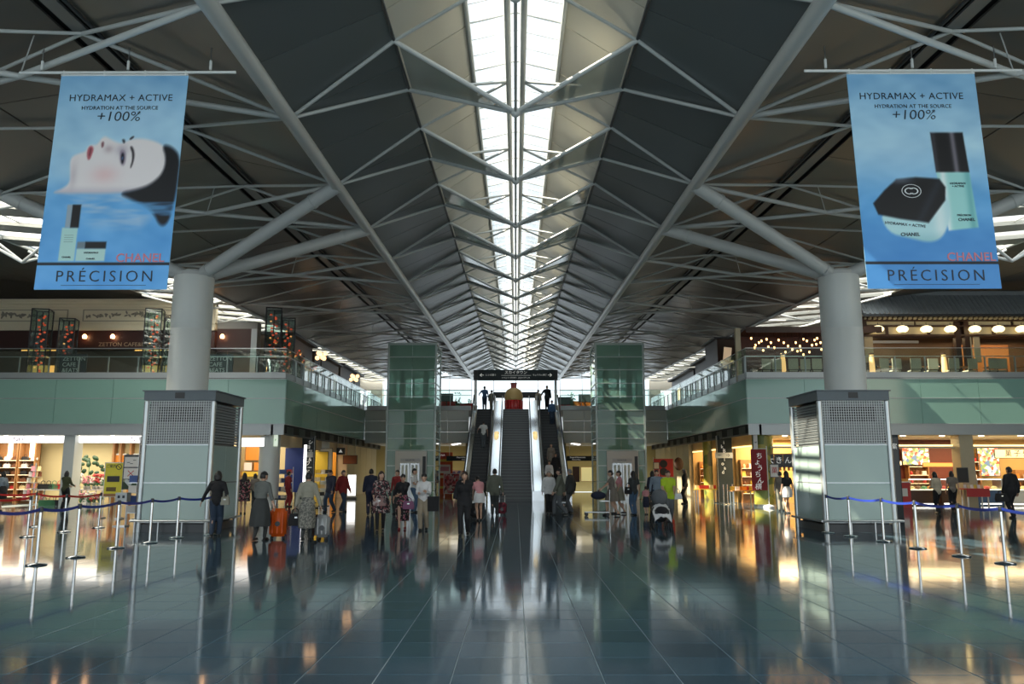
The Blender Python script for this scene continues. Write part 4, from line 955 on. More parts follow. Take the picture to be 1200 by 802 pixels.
# noren shop left of the right kiosk
nr = thing('noren_curtain', 'black noren curtain with white characters over the shop front left of the right kiosk', 'curtain', at(917, 537, 36.6))
for i in range(4): B('curtain_strip', M_black, nr, -.82 + i * .41, -.82 + i * .41 + .40, -.01, .01, -.42, .16)
bar('curtain_rod', (-.9, 0, .18), (.9, 0, .18), .02, M_wood, nr)
for i, ch in enumerate('大きんつ'): text(ch, .34, M_letter, nr, (-.6 + i * .41, -.014, -.12))
for i in range(8):
    t = thing('paper_tag', 'orange paper tag under the noren curtain, %s from left' % nth(i + 1), 'paper', at(917, 542, 36.75) + Vector((-.75 + i * .2, 0, 0)), 0, 'orange paper tags under the noren')
    B('tag_sheet', PAL[7], t, -.06, .06, 0, .006, -.38, 0); B('tag_text', M_ink, t, -.01, .01, -.004, 0, -.32, -.05)
board('menu_poster', 'white menu poster on the beige wall left of the noren shop door', 'poster', at(907, 552, 36.55), .42, .6, PAL[1], txt='菓', tm=PAL[0], ts=.3)
B('noren_counter', M_par, struct('trim_noren_counter'), gx(904, 37.2), gx(916, 37.2), 37.1, 37.5, 0, 1.05)
# ---- shops opening on the nave
def nave_shop(name, s, ya, yb, wall_m, lc, watts, dep=3.6, corner=False):
    w = struct(name); x0, x1 = s * 11.2, s * (11.2 + dep)
    if not corner: B('back_panel', wall_m, w, *sorted((x1, x1 + s * .1)), ya, yb, 0, 3.6)
    for y in ((yb - .08,) if corner else (ya, yb - .08)): B('side_panel', wall_m, w, *sorted((x0, x1)), y, y + .08, 0, 3.6)
    B('header', M_beige if s < 0 else M_warm, w, *sorted((x0, x0 + s * .1)), ya, yb, 2.75, 3.6)
    if s > 0: B('cove_light', M_cove, w, *sorted((x0 - s * .06, x0)), ya + .2, yb - .2, 2.75, 2.82)
    lamp(((x0 + x1) / 2, (ya + yb) / 2, 3.1 if corner else 3.5), dep * .7, (yb - ya) * .8, watts, lc)
    return w
nave_shop('wall_left_shop_1', -1, 37.6, 42.2, M_white, (1, .92, .85), 45, corner=True); nave_shop('wall_left_shop_2', -1, 42.3, 46.2, mat('yellow_wall', (.60, .45, .08), .5), NEUT, 130); nave_shop('wall_left_shop_3', -1, 47.1, 50.2, mat('orange_wall', (.70, .33, .03), .5), NEUT, 100)
nave_shop('wall_right_shop_1', 1, 37.6, 42.0, M_warm, WARM, 240, corner=True); nave_shop('wall_right_shop_2', 1, 42.1, 46.0, M_warm, WARM, 190); nave_shop('wall_right_shop_3', 1, 47.1, 51.0, M_warm, WARM, 190)
for s, nm in ((-1, 'left'), (1, 'right')):
    w = struct('wall_nave_' + nm)
    ys = np.linspace(50.4 if s < 0 else 51.1, 63.4, 7)
    for a, b in zip(ys, ys[1:]): B('wall_panel', M_beige, w, *sorted((s * 11.0, s * 11.2)), a + .02, b - .02, 0, 3.62)
    for i in range(11):
        y = 38 + i * 2.2; MB().cyl((s * 10.8, y, 3.59), (s * 10.8, y, 3.63), .1, n=12).build('downlight', M_spot, w)
    B('nave_return', M_beige, w, *sorted((s * 10.55, s * 11.2)), 50.25, 50.35, 0, 3.6) if s < 0 else None
# goods seen in the nave shops
bm_ = put('blue_display_panel', None); tag(bm_, 'tall dark blue display panel inside the first shop on the left of the nave', 'panel'); bm_.location = at(344, 548, 39.5)
B('panel_face', mat('deep_blue_panel', (.02, .05, .25), .4), bm_, -.45, .45, 0, .08, -1.2, .95); B('panel_frame', M_litwhite, bm_, .46, .58, 0, .08, -1.2, 1.1)
for i, (px, py, Y, ci, lab) in enumerate(((376, 545, 45.5, 9, 'yellow poster panel deep in the yellow shop left of the nave'), (381, 541, 46.0, 1, 'white poster beside the yellow one, left of the nave'))):
    board('wall_poster', lab, 'poster', at(px, py, Y), .8, 1.5, PAL[ci])
G = 'goods on the left nave display'
for i, (px, Y, lab) in enumerate(((376, 44.0, 'low display stand of yellow goods at the yellow shop front'), (330, 38.2, 'red and white snack rack beside the round corner pier'))):
    t = thing('display_stand', lab, 'rack', (gx(px, Y), Y, 0))
    for k in range(4): B('stand_shelf', M_steel, t, -.5, .5, -.2, .2, .25 + k * .4, .28 + k * .4)
    for a in (-.5, .47): B('stand_post', M_steel, t, a, a + .03, .17, .2, 0, 1.8)
    for k in range(4):
        for j in range(4): ci = random.choice([9, 1, 4, 2] if i == 0 else [0, 1, 8, 6]); put_goods('box', ci, (t.location.x - .36 + j * .24, Y, .28 + k * .4), '%s box, %s from left, %s shelf up, %s' % (CN[ci], nth(j + 1), nth(k + 1), ['yellow goods stand', 'red and white snack rack'][i]), 'box', G + str(' of yellow goods' if i == 0 else ' by the corner pier'), 0, 1.0)
for i, Y in enumerate((41.42, 45.68, 50.68)):
    back_shelf(['tall stocked shelf in the first shop on the right of the nave', 'stocked shelf in the second shop on the right of the nave', 'stocked shelf in the third shop on the right of the nave'][i], 11.5, 13.4, Y, ['first right nave shop shelf', 'second right nave shop shelf', 'third right nave shop shelf'][i], 4, z0=.5)
for i, (px, Y) in enumerate(((826, 42.0), (868, 38.6))):
    t = table(['low yellow sale table by the directory pylon at right', 'sale table of boxes beside the leaf patterned pier'][i], gx(px, Y), Y, 1.1, .7, .7, PAL[9] if i == 0 else M_wood)
    for j in range(6): ci = random.choice([0, 9, 2, 7, 1]); put_goods('box', ci, (gx(px, Y) - .42 + .17 * j, Y + random.uniform(-.1, .1), .7), '%s box of sweets, %s from left on the %s' % (CN[ci], nth(j + 1), ['low yellow sale table', 'sale table beside the leaf patterned pier'][i]), 'box', ['sweets on the yellow table', 'sweets beside the leaf pier'][i], 0, .9)
# red calligraphy flags
fl1 = thing('vertical_flag', 'dark red vertical flag with white brush characters before the leaf patterned pier', 'flag', (gx(889, 36.0), 36.0, 0))
za, zb = gz(575, 36), gz(527, 36)
B('flag_cloth', mat('dark_red_cloth', (.26, .015, .02), .7), fl1, -.34, .34, -.01, .01, za, zb); bar('flag_pole', (.38, 0, 0), (.38, 0, zb + .15), .018, M_white, fl1); bar('flag_arm', (-.36, 0, zb + .03), (.4, 0, zb + .03), .014, M_white, fl1)
MB().lathe([(.25, 0), (.25, .08), (.05, .14)], (.38, 0, 0), 16).build('flag_base', M_white, fl1, True)
for i, ch in enumerate('ちょうちん横'): text(ch, .30, M_letter, fl1, (-.02 + .05 * (-1) ** i, -.016, zb - .3 - i * .27), shear=.1)
board('hanging_plate', 'white hanging number plate above the dark red flag', 'sign', at(885, 519, 36.3), .18, .75, PAL[1], txt='4F', tm=M_ink, ts=.12, frame=M_white, hang=3.62)
fl2 = thing('round_logo_flag', 'bright red square flag with round dark crests by the beige wall', 'flag', (gx(777.5, 50), 50.0, 0))
za, zb = gz(559, 50), gz(538, 50)
B('flag_cloth', PAL[0], fl2, -.6, .6, -.01, .01, za, zb); bar('flag_pole', (-.62, 0, 0), (-.62, 0, zb + .1), .02, M_white, fl2)
for z in (.28, .72): MB().cyl((0, -.012, za + (zb - za) * z), (0, -.02, za + (zb - za) * z), .24, n=20).cyl((0, -.021, za + (zb - za) * z), (0, -.024, za + (zb - za) * z), .1, n=16).build('crest', M_ink, fl2)
board('white_notice', 'small white notice left of the bright red crest flag', 'sign', at(769, 546, 49.5), .36, .42, PAL[1], legs=True)
MB().ell((0, 0, 0), (.3, .1, .42)).build('wreath', mat('dark_brown', (.05, .025, .015), .7), tag(put('wall_wreath', None, loc=at(795, 544, 51.0)), 'dark round wreath on the beige wall at right of the nave', 'wreath'), True)
# ---- directory pylons and blade signs
def pylon(s, px0, px1, y0, Y, label, letters, side):
    xa, xb = gx(px0, Y), gx(px1, Y); t = thing('directory_pylon', label, 'sign', ((xa + xb) / 2, Y, 0)); w = (xb - xa) / 2; h = gz(y0, Y)
    B('pylon_body', M_sign_dk, t, -w, w, -.1, .1, .0, h); B('pylon_edge', M_steel, t, w - .03 if s < 0 else -w, w if s < 0 else -w + .03, -.105, .105, 0, h)
    B('pylon_foot', M_dark, t, -w - .1, w + .1, -.25, .25, 0, .03)
    n = len(letters); zt = h - .35; zl = 1.55
    for i, ch in enumerate(letters): text(ch, .26, M_letter, t, (side * w * .35 + .05 * (-1) ** i, -.105, zt - (zt - zl) * i / max(1, n - 1)))
    return t
pylon(-1, 353, 368, 511, 41.5, 'dark blue directory pylon with vertical white letters, left of the nave', 'ショップ&フード', .5)
pylon(1, 840, 858, 511, 41.5, 'dark directory pylon with vertical white letters, right of the nave', 'ikBoload', -.5)
for i, (px, py, w) in enumerate(((355, 533, 1.0), (848, 534, .9))):
    t = thing('blade_sign', ['small grey arrow sign projecting from the left pylon', 'small grey arrow sign projecting from the right pylon'][i], 'sign', at(px, py, 41.3))
    B('plate', M_ggrey, t, -w / 2, w / 2, -.02, .02, -.14, .14); text('→' if i else '←', .26, M_ink, t, (.2, -.024, 0)); text('EXIT' if False else 'WC', .13, M_ink, t, (-.2, -.024, 0))
for i, (px, Y) in enumerate(((851, 40.0), (844, 40.0), (852, 41.0))):
    t = thing('rope_post', ['slim steel rope post at the right foot of the right pylon', 'slim steel rope post at the left foot of the right pylon', 'slim steel rope post behind the right pylon foot'][i], 'post', (gx(px, Y), Y - .4 * i, 0), 0, 'rope posts by the right pylon')
    put('post_base', st_base, t); put('pole', st_pole, t)
# boards left of the left kiosk
M_yb = mat('yellow_notice_paper', (.80, .68, .05), .5)
yb = thing('notice_board', 'yellow notice board with a prohibition circle, beside the left kiosk', 'sign', (gx(132.5, 28), 28, 0))
za, zb = gz(583, 28), gz(542, 28)
MB().box(-.33, .33, 0, .04, za, zb).build('board_frame', M_white, yb); B('yellow_sheet', M_yb, yb, -.30, .30, -.01, 0, za + .12, zb - .03); B('brown_strip', M_wood, yb, -.30, .30, -.01, 0, za + .02, za + .12)
for a in (-.3, .3): bar('stand_leg', (a, .02, 0), (a, .02, za), .015, M_steel, yb); B('stand_foot', M_steel, yb, a - .02, a + .02, -.25, .25, 0, .03)
MB().cyl((0, 0, 0), (0, -.001, 0), .1, n=4)
for a, b in zip(np.linspace(0, 2 * PI, 25)[:-1], np.linspace(0, 2 * PI, 25)[1:]):
    pass
rg = MB(); n = 24
for i in range(n):
    a, b = 2 * PI * i / n, 2 * PI * (i + 1) / n
    rg.prism([(.17 + .10 * math.cos(a), -.012, zb - .16 + .10 * math.sin(a)), (.17 + .10 * math.cos(b), -.012, zb - .16 + .10 * math.sin(b)), (.17 + .078 * math.cos(b), -.012, zb - .16 + .078 * math.sin(b)), (.17 + .078 * math.cos(a), -.012, zb - .16 + .078 * math.sin(a))], (0, -.003, 0))
rg.build('prohibition_ring', M_ink, yb); B('prohibition_bar', M_ink, yb, -.09, .09, -.015, -.012, -.01, .01).matrix_local = Matrix.Translation((.17, 0, zb - .16)) @ Matrix.Rotation(.78, 4, 'Y')
text('ご案内', .12, M_ink, yb, (-.1, -.014, zb - .14)); B('picture', PAL[4], yb, -.22, .22, -.014, -.01, za + .52, za + .72); B('text_block', mat('brown_ink', (.15, .1, .03), .6), yb, -.22, .12, -.014, -.01, za + .2, za + .34)
wb = thing('notice_board', 'tall board of white notices with a red cross, between yellow board and kiosk', 'sign', (gx(152.5, 27.5), 27.5, 0))
za, zb = gz(574, 27.5), gz(533, 27.5)
B('board_frame', M_dark, wb, -.28, .28, 0, .05, za, zb)
B('notice_sheet', PAL[1], wb, -.24, .24, -.01, 0, za + .76, zb - .08); B('notice_sheet', PAL[1], wb, -.24, .24, -.01, 0, za + .36, za + .72); B('notice_picture', print_mat('notice_photo', [(.1, .1, .1), (.3, .3, .2), (.55, .6, .6), (.05, .08, .05)], 6), wb, -.24, .24, -.01, 0, za + .03, za + .34)
for q in (.75, -.75): B('red_cross_bar', PAL[0], wb, -.14, .14, -.014, -.011, -.012, .012).matrix_local = Matrix.Translation((0, 0, za + .54)) @ Matrix.Rotation(q, 4, 'Y')
for i, (x, z) in enumerate(((-.1, .9), (.1, .98), (0, .86))): B('doodle', M_ink, wb, x - .05, x + .05, -.014, -.011, za + z, za + z + .02)
for a in (-.25, .25): bar('stand_leg', (a, .02, 0), (a, .02, za), .015, M_steel, wb); B('stand_foot', M_steel, wb, a - .02, a + .02, -.25, .25, 0, .03)
dp = thing('directory_pylon', 'slim dark brown directory pylon standing against the left side of the left kiosk', 'sign', (gx(167, 25.5), 25.5, 0))
B('pylon_body', M_dwood, dp, -.12, .12, -.1, .1, 0, gz(512, 25.5)); text('案内所', .13, M_letter, dp, (-.02, -.105, 2.6)) ; B('pylon_edge', M_steel, dp, -.13, -.11, -.1, .1, 0, gz(512, 25.5))
lf = thing('leaflet_stand', 'grey leaflet box on a stand under the white notices', 'stand', (gx(145.5, 24), 24, 0))
B('leaflet_box', M_ggrey, lf, -.17, .17, -.12, .12, .72, .98); bar('stand_leg', (-.12, 0, 0), (-.12, 0, .72), .02, M_steel, lf); bar('stand_leg', (.12, 0, 0), (.12, 0, .72), .02, M_steel, lf); B('foot_bar', M_steel, lf, -.18, .18, -.15, .15, 0, .03)
for a in (-.07, .07): B('leaflet_slot', M_ink, lf, a - .035, a + .035, -.124, -.12, .82, .9)
lr = thing('brochure_rack', 'narrow brochure rack of three shelves beside the grey leaflet box', 'rack', (gx(157, 24.5), 24.5, 0))
for a in (-.14, .14): bar('rack_leg', (a, 0, 0), (a, 0, 1.35), .015, M_steel, lr)
for k in range(4): B('rack_shelf', M_steel, lr, -.15, .15, -.1, .1, .35 + k * .3, .37 + k * .3); B('brochure', PAL[[1, 8, 1, 8][k]], lr, -.12, .12, -.06, -.04, .37 + k * .3, .58 + k * .3)
board('red_parking_cone', 'x', 'x', (0, 0, -50), .1, .1, PAL[0]) if False else None
rb = thing('red_box_stand', 'red boxy goods stand beside the dark wall right of the right kiosk', 'stand', (gx(1052, 36.3), 36.3, 0)); B('stand_body', PAL[0], rb, -.35, .35, -.25, .25, .0, 1.1); B('stand_top', M_white, rb, -.38, .38, -.28, .28, 1.1, 1.14); B('stand_card', PAL[1], rb, -.2, .2, -.27, -.25, .5, .85)
ps = thing('directory_pylon', 'tall dark directory pylon against the right side of the right kiosk', 'sign', (gx(1047, 26.5), 26.5, 0)); B('pylon_body', M_sign_dk, ps, -.16, .16, -.1, .1, 0, gz(510, 26.5)); B('pylon_panel', M_dark, ps, -.13, .13, -.11, -.1, .5, 2.7); text('案', .2, M_letter, ps, (0, -.114, 2.4))
# ---- rear of ground floor: posters and hanging signs each side of the stairs
for s, px, lab in ((-1, 540, 'black hanging sign with white letters left of the stairs'), (1, 681, 'black hanging sign with white letters right of the stairs')):
    t = thing('hanging_sign', lab, 'sign', at(px, 537.5, 55.7)); B('sign_board', M_sign_dk, t, -1.0, 1.0, 0, .12, -.17, .17)
    for a in (-.8, .8): bar('hanger', (a, .06, .17), (a, .06, 3.56 - t.location.z), .015, M_steel, t)
    text('Shops & Restaurants', .13, M_letter, t, (.25 * -s, -.006, .07)); text('Terminal Plaza', .10, M_letter, t, (.35 * -s, -.006, -.08))
    l = struct('trim_strip_light_' + ('left' if s < 0 else 'right'))
    for q in range(3): B('strip_light', M_litwhite, l, *sorted((s * (3.9 + q * .3), s * (4.1 + q * .3))), 56 + q * 1.2, 57 + q * 1.2, 3.48, 3.54)
    lamp((s * 6.5, 59, 3.4), 5, 5, 75, (1, .86, .55))
rw = thing('red_sale_wall', 'red sale hoarding with white and orange notices beside the left elevator', 'display', (gx(521, 56.5), 56.5, 0))
B('hoarding', mat('orange_red_board', (.66, .09, .02), .5), rw, -.55, .55, 0, .1, 0, 2.9)
for i, (x0, x1, z0, z1, m) in enumerate(((-.5, .1, 2.55, 2.85, PAL[0]), (-.45, .5, 2.25, 2.42, PAL[9]), (-.4, .4, 1.45, 2.05, PAL[1]), (-.5, .52, 1.12, 1.3, PAL[2]), (-.3, .3, 1.6, 1.9, PAL[6]), (-.45, .4, .4, .55, PAL[9]))): B('notice', m, rw, x0, x1, -.02 - .004 * i, 0, z0, z1)
text('ANA', .2, M_letter, rw, (-.2, -.03, 2.7))
board('framed_poster', 'framed red picture poster on a stand left of the stairs', 'poster', at(529, 567, 50.5), 1.0, 1.25, print_mat('red_poster_print', [(.5, .06, .06), (.6, .2, .2), (.2, .05, .05), (.6, .5, .4)], 7), frame=M_white, legs=True)
board('wall_poster', 'white and blue poster above the framed red poster', 'poster', at(537, 559, 57), .95, .9, print_mat('white_blue_poster', [(.7, .75, .8), (.2, .3, .6), (.8, .8, .8), (.6, .1, .15)], 4), frame=M_white)
board('wall_display', 'pale yellow display window with dark goods right of the stairs', 'display', at(687.5, 556, 58), .85, 1.05, mat('pale_yellow_lit', (.85, .75, .35), .5, emit=.35), frame=M_wood)
board('wall_display', 'dark doorway poster left of the yellow display window', 'poster', at(675, 556, 58), .5, 1.1, M_dwood)
bd = thing('lit_floor_sign', 'bright white lit floor sign in front of the beige wall at left', 'sign', (gx(412.5, 47), 47, 0)); za, zb = gz(578, 47), gz(556, 47); B('sign_case', M_white, bd, -.26, .26, 0, .12, .1, zb); B('lit_face', M_litwhite, bd, -.23, .23, -.01, 0, .2, zb - .05); B('sign_foot', M_dark, bd, -.3, .3, -.1, .22, 0, .1)
for i, (px, py, Y, w, h, ci, lab) in enumerate(((399, 529, 47, .5, .4, 4, 'small black hanging shop sign at left of the nave'), (410, 539, 50, .9, .55, 3, 'dark red hanging panel on the beige wall left of the nave'))): board('hanging_sign', lab, 'sign', at(px, py, Y), w, h, PAL[ci], txt='▲' if i == 0 else None, tm=M_letter, ts=.25, hang=3.62)
tag(B('exit_sign', mat('exit_white_green', (.65, .75, .6), .4, emit=.6), None, -.09, .09, -.04, 0, -.28, .28), 'small pale vertical emergency sign on the round corner pier at left', 'sign').location = at(323, 516, 36.53)
text('F', .14, mat('exit_green', (.02, .25, .1), .5), bpy.data.objects['exit_sign'], (0, -.045, 0))
# ================================================================ UPPER FLOOR
def balustrade(label, p0, p1, n, zb=FZ, posts=True):
    p0, p1 = Vector(p0), Vector(p1); d = p1 - p0; t = thing('glass_balustrade', label, 'balustrade', (p0.x, p0.y, zb), math.atan2(d.y, d.x)); L = d.length
    B('base_rail', M_ggrey, t, 0, L, -.04, .06, -.04, .26)
    for i in range(n):
        a, b = L * i / n, L * (i + 1) / n
        B('glass_pane', M_clear, t, a + .012, b - .012, -.008, .008, .27, 1.36)
        if posts: B('post', M_ggrey, t, a - .022, a + .022, .03, .10, -.04, .98)
    B('top_rail', M_steel, t, 0, L, -.02, .02, 1.36, 1.39); B('mid_rail', M_steel, t, 0, L, .05, .085, .98, 1.015)
balustrade('clear glass balustrade along the front edge of the left cafe floor', (-31, FY + .1), (-FX - .05, FY + .1), 15)
balustrade('clear glass balustrade along the front edge of the right restaurant floor', (FX + .05, FY + .1), (31, FY + .1), 15)
balustrade('clear glass balustrade along the nave edge of the upper left floor', (-FX - .1, 62), (-FX - .1, FY + .2), 18)
balustrade('clear glass balustrade along the nave edge of the upper right floor', (FX + .1, FY + .2), (FX + .1, 62), 18)
balustrade('clear glass balustrade over the parapet left of the stairs', (-10.3, 55.1), (-3.1, 55.1), 5); balustrade('clear glass balustrade over the parapet right of the stairs', (3.1, 55.1), (10.3, 55.1), 5)
# ---- cafe, left
M_ccream = mat('cream_cornice_plaster', (0.80, 0.72, 0.53), 0.6, vary=.05, scale=1.2)
M_cmar = mat('dark_maroon_band', (0.055, 0.018, 0.014), 0.45, vary=.15, scale=1)
M_cgrey = mat('cafe_counter_taupe', (0.13, 0.10, 0.075), 0.5, vary=.1, scale=1)
CYY = 39.0; zz = lambda py: gz(py, CYY)
cx0, cx1 = gx(-90, CYY), gx(241, CYY); cx2 = gx(290, CYY)
cf = thing('cream_cafe_facade', 'cream corniced cafe front with dark maroon band on the upper left floor', 'shopfront', ((cx0 + cx1) / 2, CYY, FZ)); w = (cx1 - cx0) / 2
def cb(n, m, px0, px1, py0, py1, y0=0, y1=.3, parent=None): return B(n, m, parent or cf, gx(px0, CYY) - cf.location.x, gx(px1, CYY) - cf.location.x, y0, y1, zz(py1) - FZ, zz(py0) - FZ)
cb('counter_wall', M_cgrey, -90, 241, 411, 446, .1); cb('maroon_band', M_cmar, -90, 241, 387, 411, .05); cb('cream_wall', M_ccream, -90, 241, 356, 387)
cb('cornice', M_ccream, -90, 241, 352, 354, -.4); cb('cornice', M_ccream, -90, 241, 354, 357, -.25); cb('cornice', M_ccream, -90, 241, 357, 360, -.12); cb('cream_sill', M_ccream, -90, 241, 378, 379.5, -.05); cb('cream_sill', M_ccream, -90, 241, 385.5, 387, -.06)
M_glow = mat('amber_counter_glow', (.9, .45, .12), .5, emit=.7, ecol=(1, .5, .12))  # orange glow of the underlit counters put in as emissive panels and edges
for a, b in ((22, 52), (157, 190)): cb('lit_counter_panel', M_glow, a, b, 428, 436, .08, .1); cb('lit_counter_edge', M_glow, a - 5, b + 8, 411.5, 413, -.52, -.5)
cb('counter_top', M_dwood, -90, 241, 408.5, 411, -.5, .1)
for a, b in ((-60, 62), (80, 232)):
    for q in ((a, b, 362.5, 363.5), (a, b, 375.5, 376.5), (a, a + 1.2, 362.5, 376.5), (b - 1.2, b, 362.5, 376.5)): cb('panel_moulding', mat('grey_moulding', (.40, .36, .27), .6), q[0], q[1], q[2], q[3], -.04)
    r = MB(); mid_ = (a + b) / 2; half = (b - a) / 2 * .8
    for i in range(70):
        u = random.uniform(-1, 1); px = mid_ + u * half; py = 371.5 - 5 * (1 - abs(u)) * random.random() - abs(math.sin(u * 14)) * 1.5
        p = at(px, py, CYY) - cf.location; ang = random.uniform(0, 3)
        r.ell((p.x, -.02, p.z), (.10, .04, .045), 6, 4, Matrix.Rotation(ang, 3, 'Y'))
    r.build('relief_ornament', mat('grey_relief', (.30, .27, .21), .7), cf, kind='stuff')
cb('side_wing', mat('wing_grey', (.30, .30, .28), .5), 241, 290, 376, 384, .3, .9); cb('side_wing', M_cmar, 241, 283, 384, 412, .3, .9); cb('side_wing', M_cgrey, 241, 290, 412, 446, .4, .9); cb('wing_post', M_ggrey, 283, 290, 384, 446, .3, .9)
text('ZETTON CAFE&EATS', .28, mat('brass_letter', (.50, .38, .24), .5), cf, (gx(135, CYY) - cf.location.x, .04, zz(403.5) - FZ), sx=1.06)
for i, px in enumerate((98, 131, 260)):
    t = thing('wall_lamp', ['small glowing wall lamp left of the cafe lettering', 'small glowing wall lamp above the cafe lettering', 'small glowing wall lamp on the cafe wing right of the column'][i], 'lamp', at(px, 394, CYY - .1 + (.25 if i == 2 else 0)))
    MB().lathe([(.09, -.1), (.11, 0), (.05, .1)], n=12).build('shade', mat('warm_bulb', (1, .6, .3), .4, emit=7, ecol=(1, .55, .25)), t, True); B('bracket', M_black, t, -.02, .02, 0, .16, .06, .12)
for i, px in enumerate((73, 249)):
    t = thing('cafe_sign', ['dark sign lettered ZETTON CAFE &EATS behind the left glass balustrade', 'dark sign lettered ZETTON CAFE &EATS right of the left column'][i], 'sign', (gx(px, 36.6), 36.6, FZ - .02))
    w_ = .62; B('sign_board', M_dark, t, -w_, w_, 0, .06, 0, 1.2)
    for k, sname in enumerate(('ZETTON', 'CAFE', '&EATS')): text(sname, .27, mat('pale_letter', (.6, .62, .6), .5), t, (-.5, -.006, .98 - k * .27), align='LEFT')
M_lglass = glass('lantern_glass', (.80, .88, .86), .07); M_redb = mat('red_string_bulb', (.5, .05, .02), .4, emit=.5, ecol=(1, .12, .04)); M_orb = mat('orange_string_bulb', (.9, .4, .15), .4, emit=.9, ecol=(1, .4, .12))
def lantern(px, y0, Y, w, label):
    p = gx(px, Y); h = gz(y0, Y) - FZ
    t = thing('glass_lantern_tower', label, 'lantern', (p, Y, FZ), .25, 'glass lantern towers')
    m = MB(); w /= 2
    for a in (-w, w):
        for b in (-w, w): B('frame_post', M_black, t, a - .025, a + .025, b - .025, b + .025, 0, h)
    for z in (0, h * .5, h):
        for a in (-w, w): B('frame_rail', M_black, t, a - .02, a + .02, -w, w, z - .03, z + .01); B('frame_rail', M_black, t, -w, w, a - .02, a + .02, z - .03, z + .01)
    for a in (-w, w): B('glass_pane', M_lglass, t, a - .004, a + .004, -w + .03, w - .03, .02, h - .03); B('glass_pane', M_lglass, t, -w + .03, w - .03, a - .004, a + .004, .02, h - .03)
    bar('string_core', (0, 0, 0), (0, 0, h - .1), .03, M_black, t)
    bl = MB().ell((0, 0, 0), (.06, .06, .05), 8, 5)
    mr, mo = bl.mesh('string_bulb', M_redb), MB().ell((0, 0, 0), (.05, .05, .04), 8, 5).mesh('string_bulb', M_orb)
    n = int(h / .12)
    for i in range(n): put('string_bulb', mo if random.random() < .18 else mr, t, (.14 * math.cos(i * 1.9), .14 * math.sin(i * 1.9), .08 + i * (h - .25) / n))
lantern(31, 363, 37.3, .72, 'tall glass lantern tower with red bulbs, leftmost on the cafe terrace'); lantern(64, 374, 37.3, .66, 'shorter glass lantern tower with red bulbs, second from left'); lantern(167.5, 363, 37.3, .72, 'tall glass lantern tower with red bulbs, left of the column'); lantern(191, 374, 37.0, .66, 'shorter glass lantern tower touching the left column outline')
lantern(312, 362, 37.6, .70, 'tall glass lantern tower at the terrace corner above the drum'); lantern(330, 374, 38.6, .62, 'shorter glass lantern tower at the terrace corner, nearest the nave')
dr = thing('steel_drum', 'shiny steel drum standing at the corner of the left terrace', 'drum', (gx(313, 36.9), 36.9, FZ)); MB().lathe([(.28, 0), (.3, .02), (.3, .9), (.25, .98), (.08, 1.05)], n=24).build('drum_body', M_chrome, dr, True); MB().lathe([(.305, .3), (.315, .33), (.305, .36)], n=24).build('drum_rib', M_steel, dr, True)
for i, px in enumerate((37, 176, 252)): lamp((gx(px, 37.6), 37.6, 7.0), .8, .4, 9, (1, .5, .15))
# upper left floor along the nave: brown kiosks, string lights, lamp posts
M_kio = mat('brown_upper_kiosk', (0.10, 0.075, 0.05), 0.5, vary=.2, scale=1)
def upper_block(s, ya, yb, h, label, m):
    t = thing('upper_shop_block', label, 'shop', (s * 13.4, (ya + yb) / 2, FZ)); L = (yb - ya) / 2
    B('block_body', m, t, -1.5, 1.5, -L, L, 0, h); B('roof_slab', M_dark, t, -1.8, 1.8, -L - .1, L + .1, h, h + .12)
    n = int(2 * L / 1.6); face = -s * 1.5
    for i in range(n):
        y = -L + (i + .5) * 2 * L / n
        fr = B('shop_window', M_dwood, t, *sorted((face, face - s * .05)), y - .6, y + .6, .2, h * .75); B('window_pane', random.choice([M_cove, M_dark, M_dark, mat('dim_window', (.5, .4, .25), .4, emit=.15)]), fr, *sorted((face - s * .05, face - s * .06)), y - .52, y + .52, .9, h * .7)
    return t
upper_block(-1, 41.2, 46, 2.9, 'brown upper shop block nearest the left lantern corner', M_kio); upper_block(-1, 46.6, 53, 2.7, 'brown upper shop block in the middle of the left floor', M_kio); upper_block(-1, 53.6, 60.5, 2.9, 'brown upper shop block at the far end of the left floor', M_kio)
upper_block(1, 46.5, 52.5, 2.7, 'dark upper shop block in the middle of the right floor', M_dwood); upper_block(1, 53, 60.5, 2.5, 'dark upper shop block at the far end of the right floor', M_dark)
for i, (px, py, Y) in enumerate(((371, 417, 44), (411.5, 443, 53.6))):
    t = thing('globe_lamp_post', ['lamp post with a cluster of glowing globes on the near upper left floor', 'lamp post with a cluster of glowing globes on the far upper left floor'][i], 'lamp', (gx(px, Y), Y, FZ)); h = gz(py, Y) - FZ
    bar('lamp_pole', (0, 0, 0), (0, 0, h), .04, M_black, t); MB().lathe([(.2, 0), (.2, .04), (.05, .1)], n=14).build('lamp_base', M_black, t, True)
    for k in range(6):
        a = k * 1.05; MB().ell((.22 * math.cos(a), .22 * math.sin(a), h + .12 * (-1) ** k), (.13, .13, .13), 10, 7).build('globe', mat('amber_globe', (1, .7, .4), .4, emit=1.6, ecol=(1, .6, .3)), t, True)
sl = thing('string_lights', 'sagging strings of orange lights over the upper left floor', 'lights', (-11.6, 38.6, FZ + 2.1))
for k, (ya, yb) in enumerate(((0, 4.5), (4.5, 9), (9, 14))):
    pts = [(-.2 - .1 * k, ya + (yb - ya) * i / 12, .25 - .12 * k - .5 * (1 - (2 * i / 12 - 1) ** 2)) for i in range(13)]
    MB().tube(pts, .012, 5).build('cord', M_black, sl)
    bar('cord_post', (pts[-1][0], pts[-1][1], -2.1), pts[-1], .03, M_black, sl)
    for p in pts:
        for q in range(2): MB().ell((p[0] + random.uniform(-.1, .1), p[1] + random.uniform(-.2, .2), p[2] - .06 - .1 * q), (.05, .05, .05), 6, 4).build('string_bulb', M_orb if q else M_redb, sl)
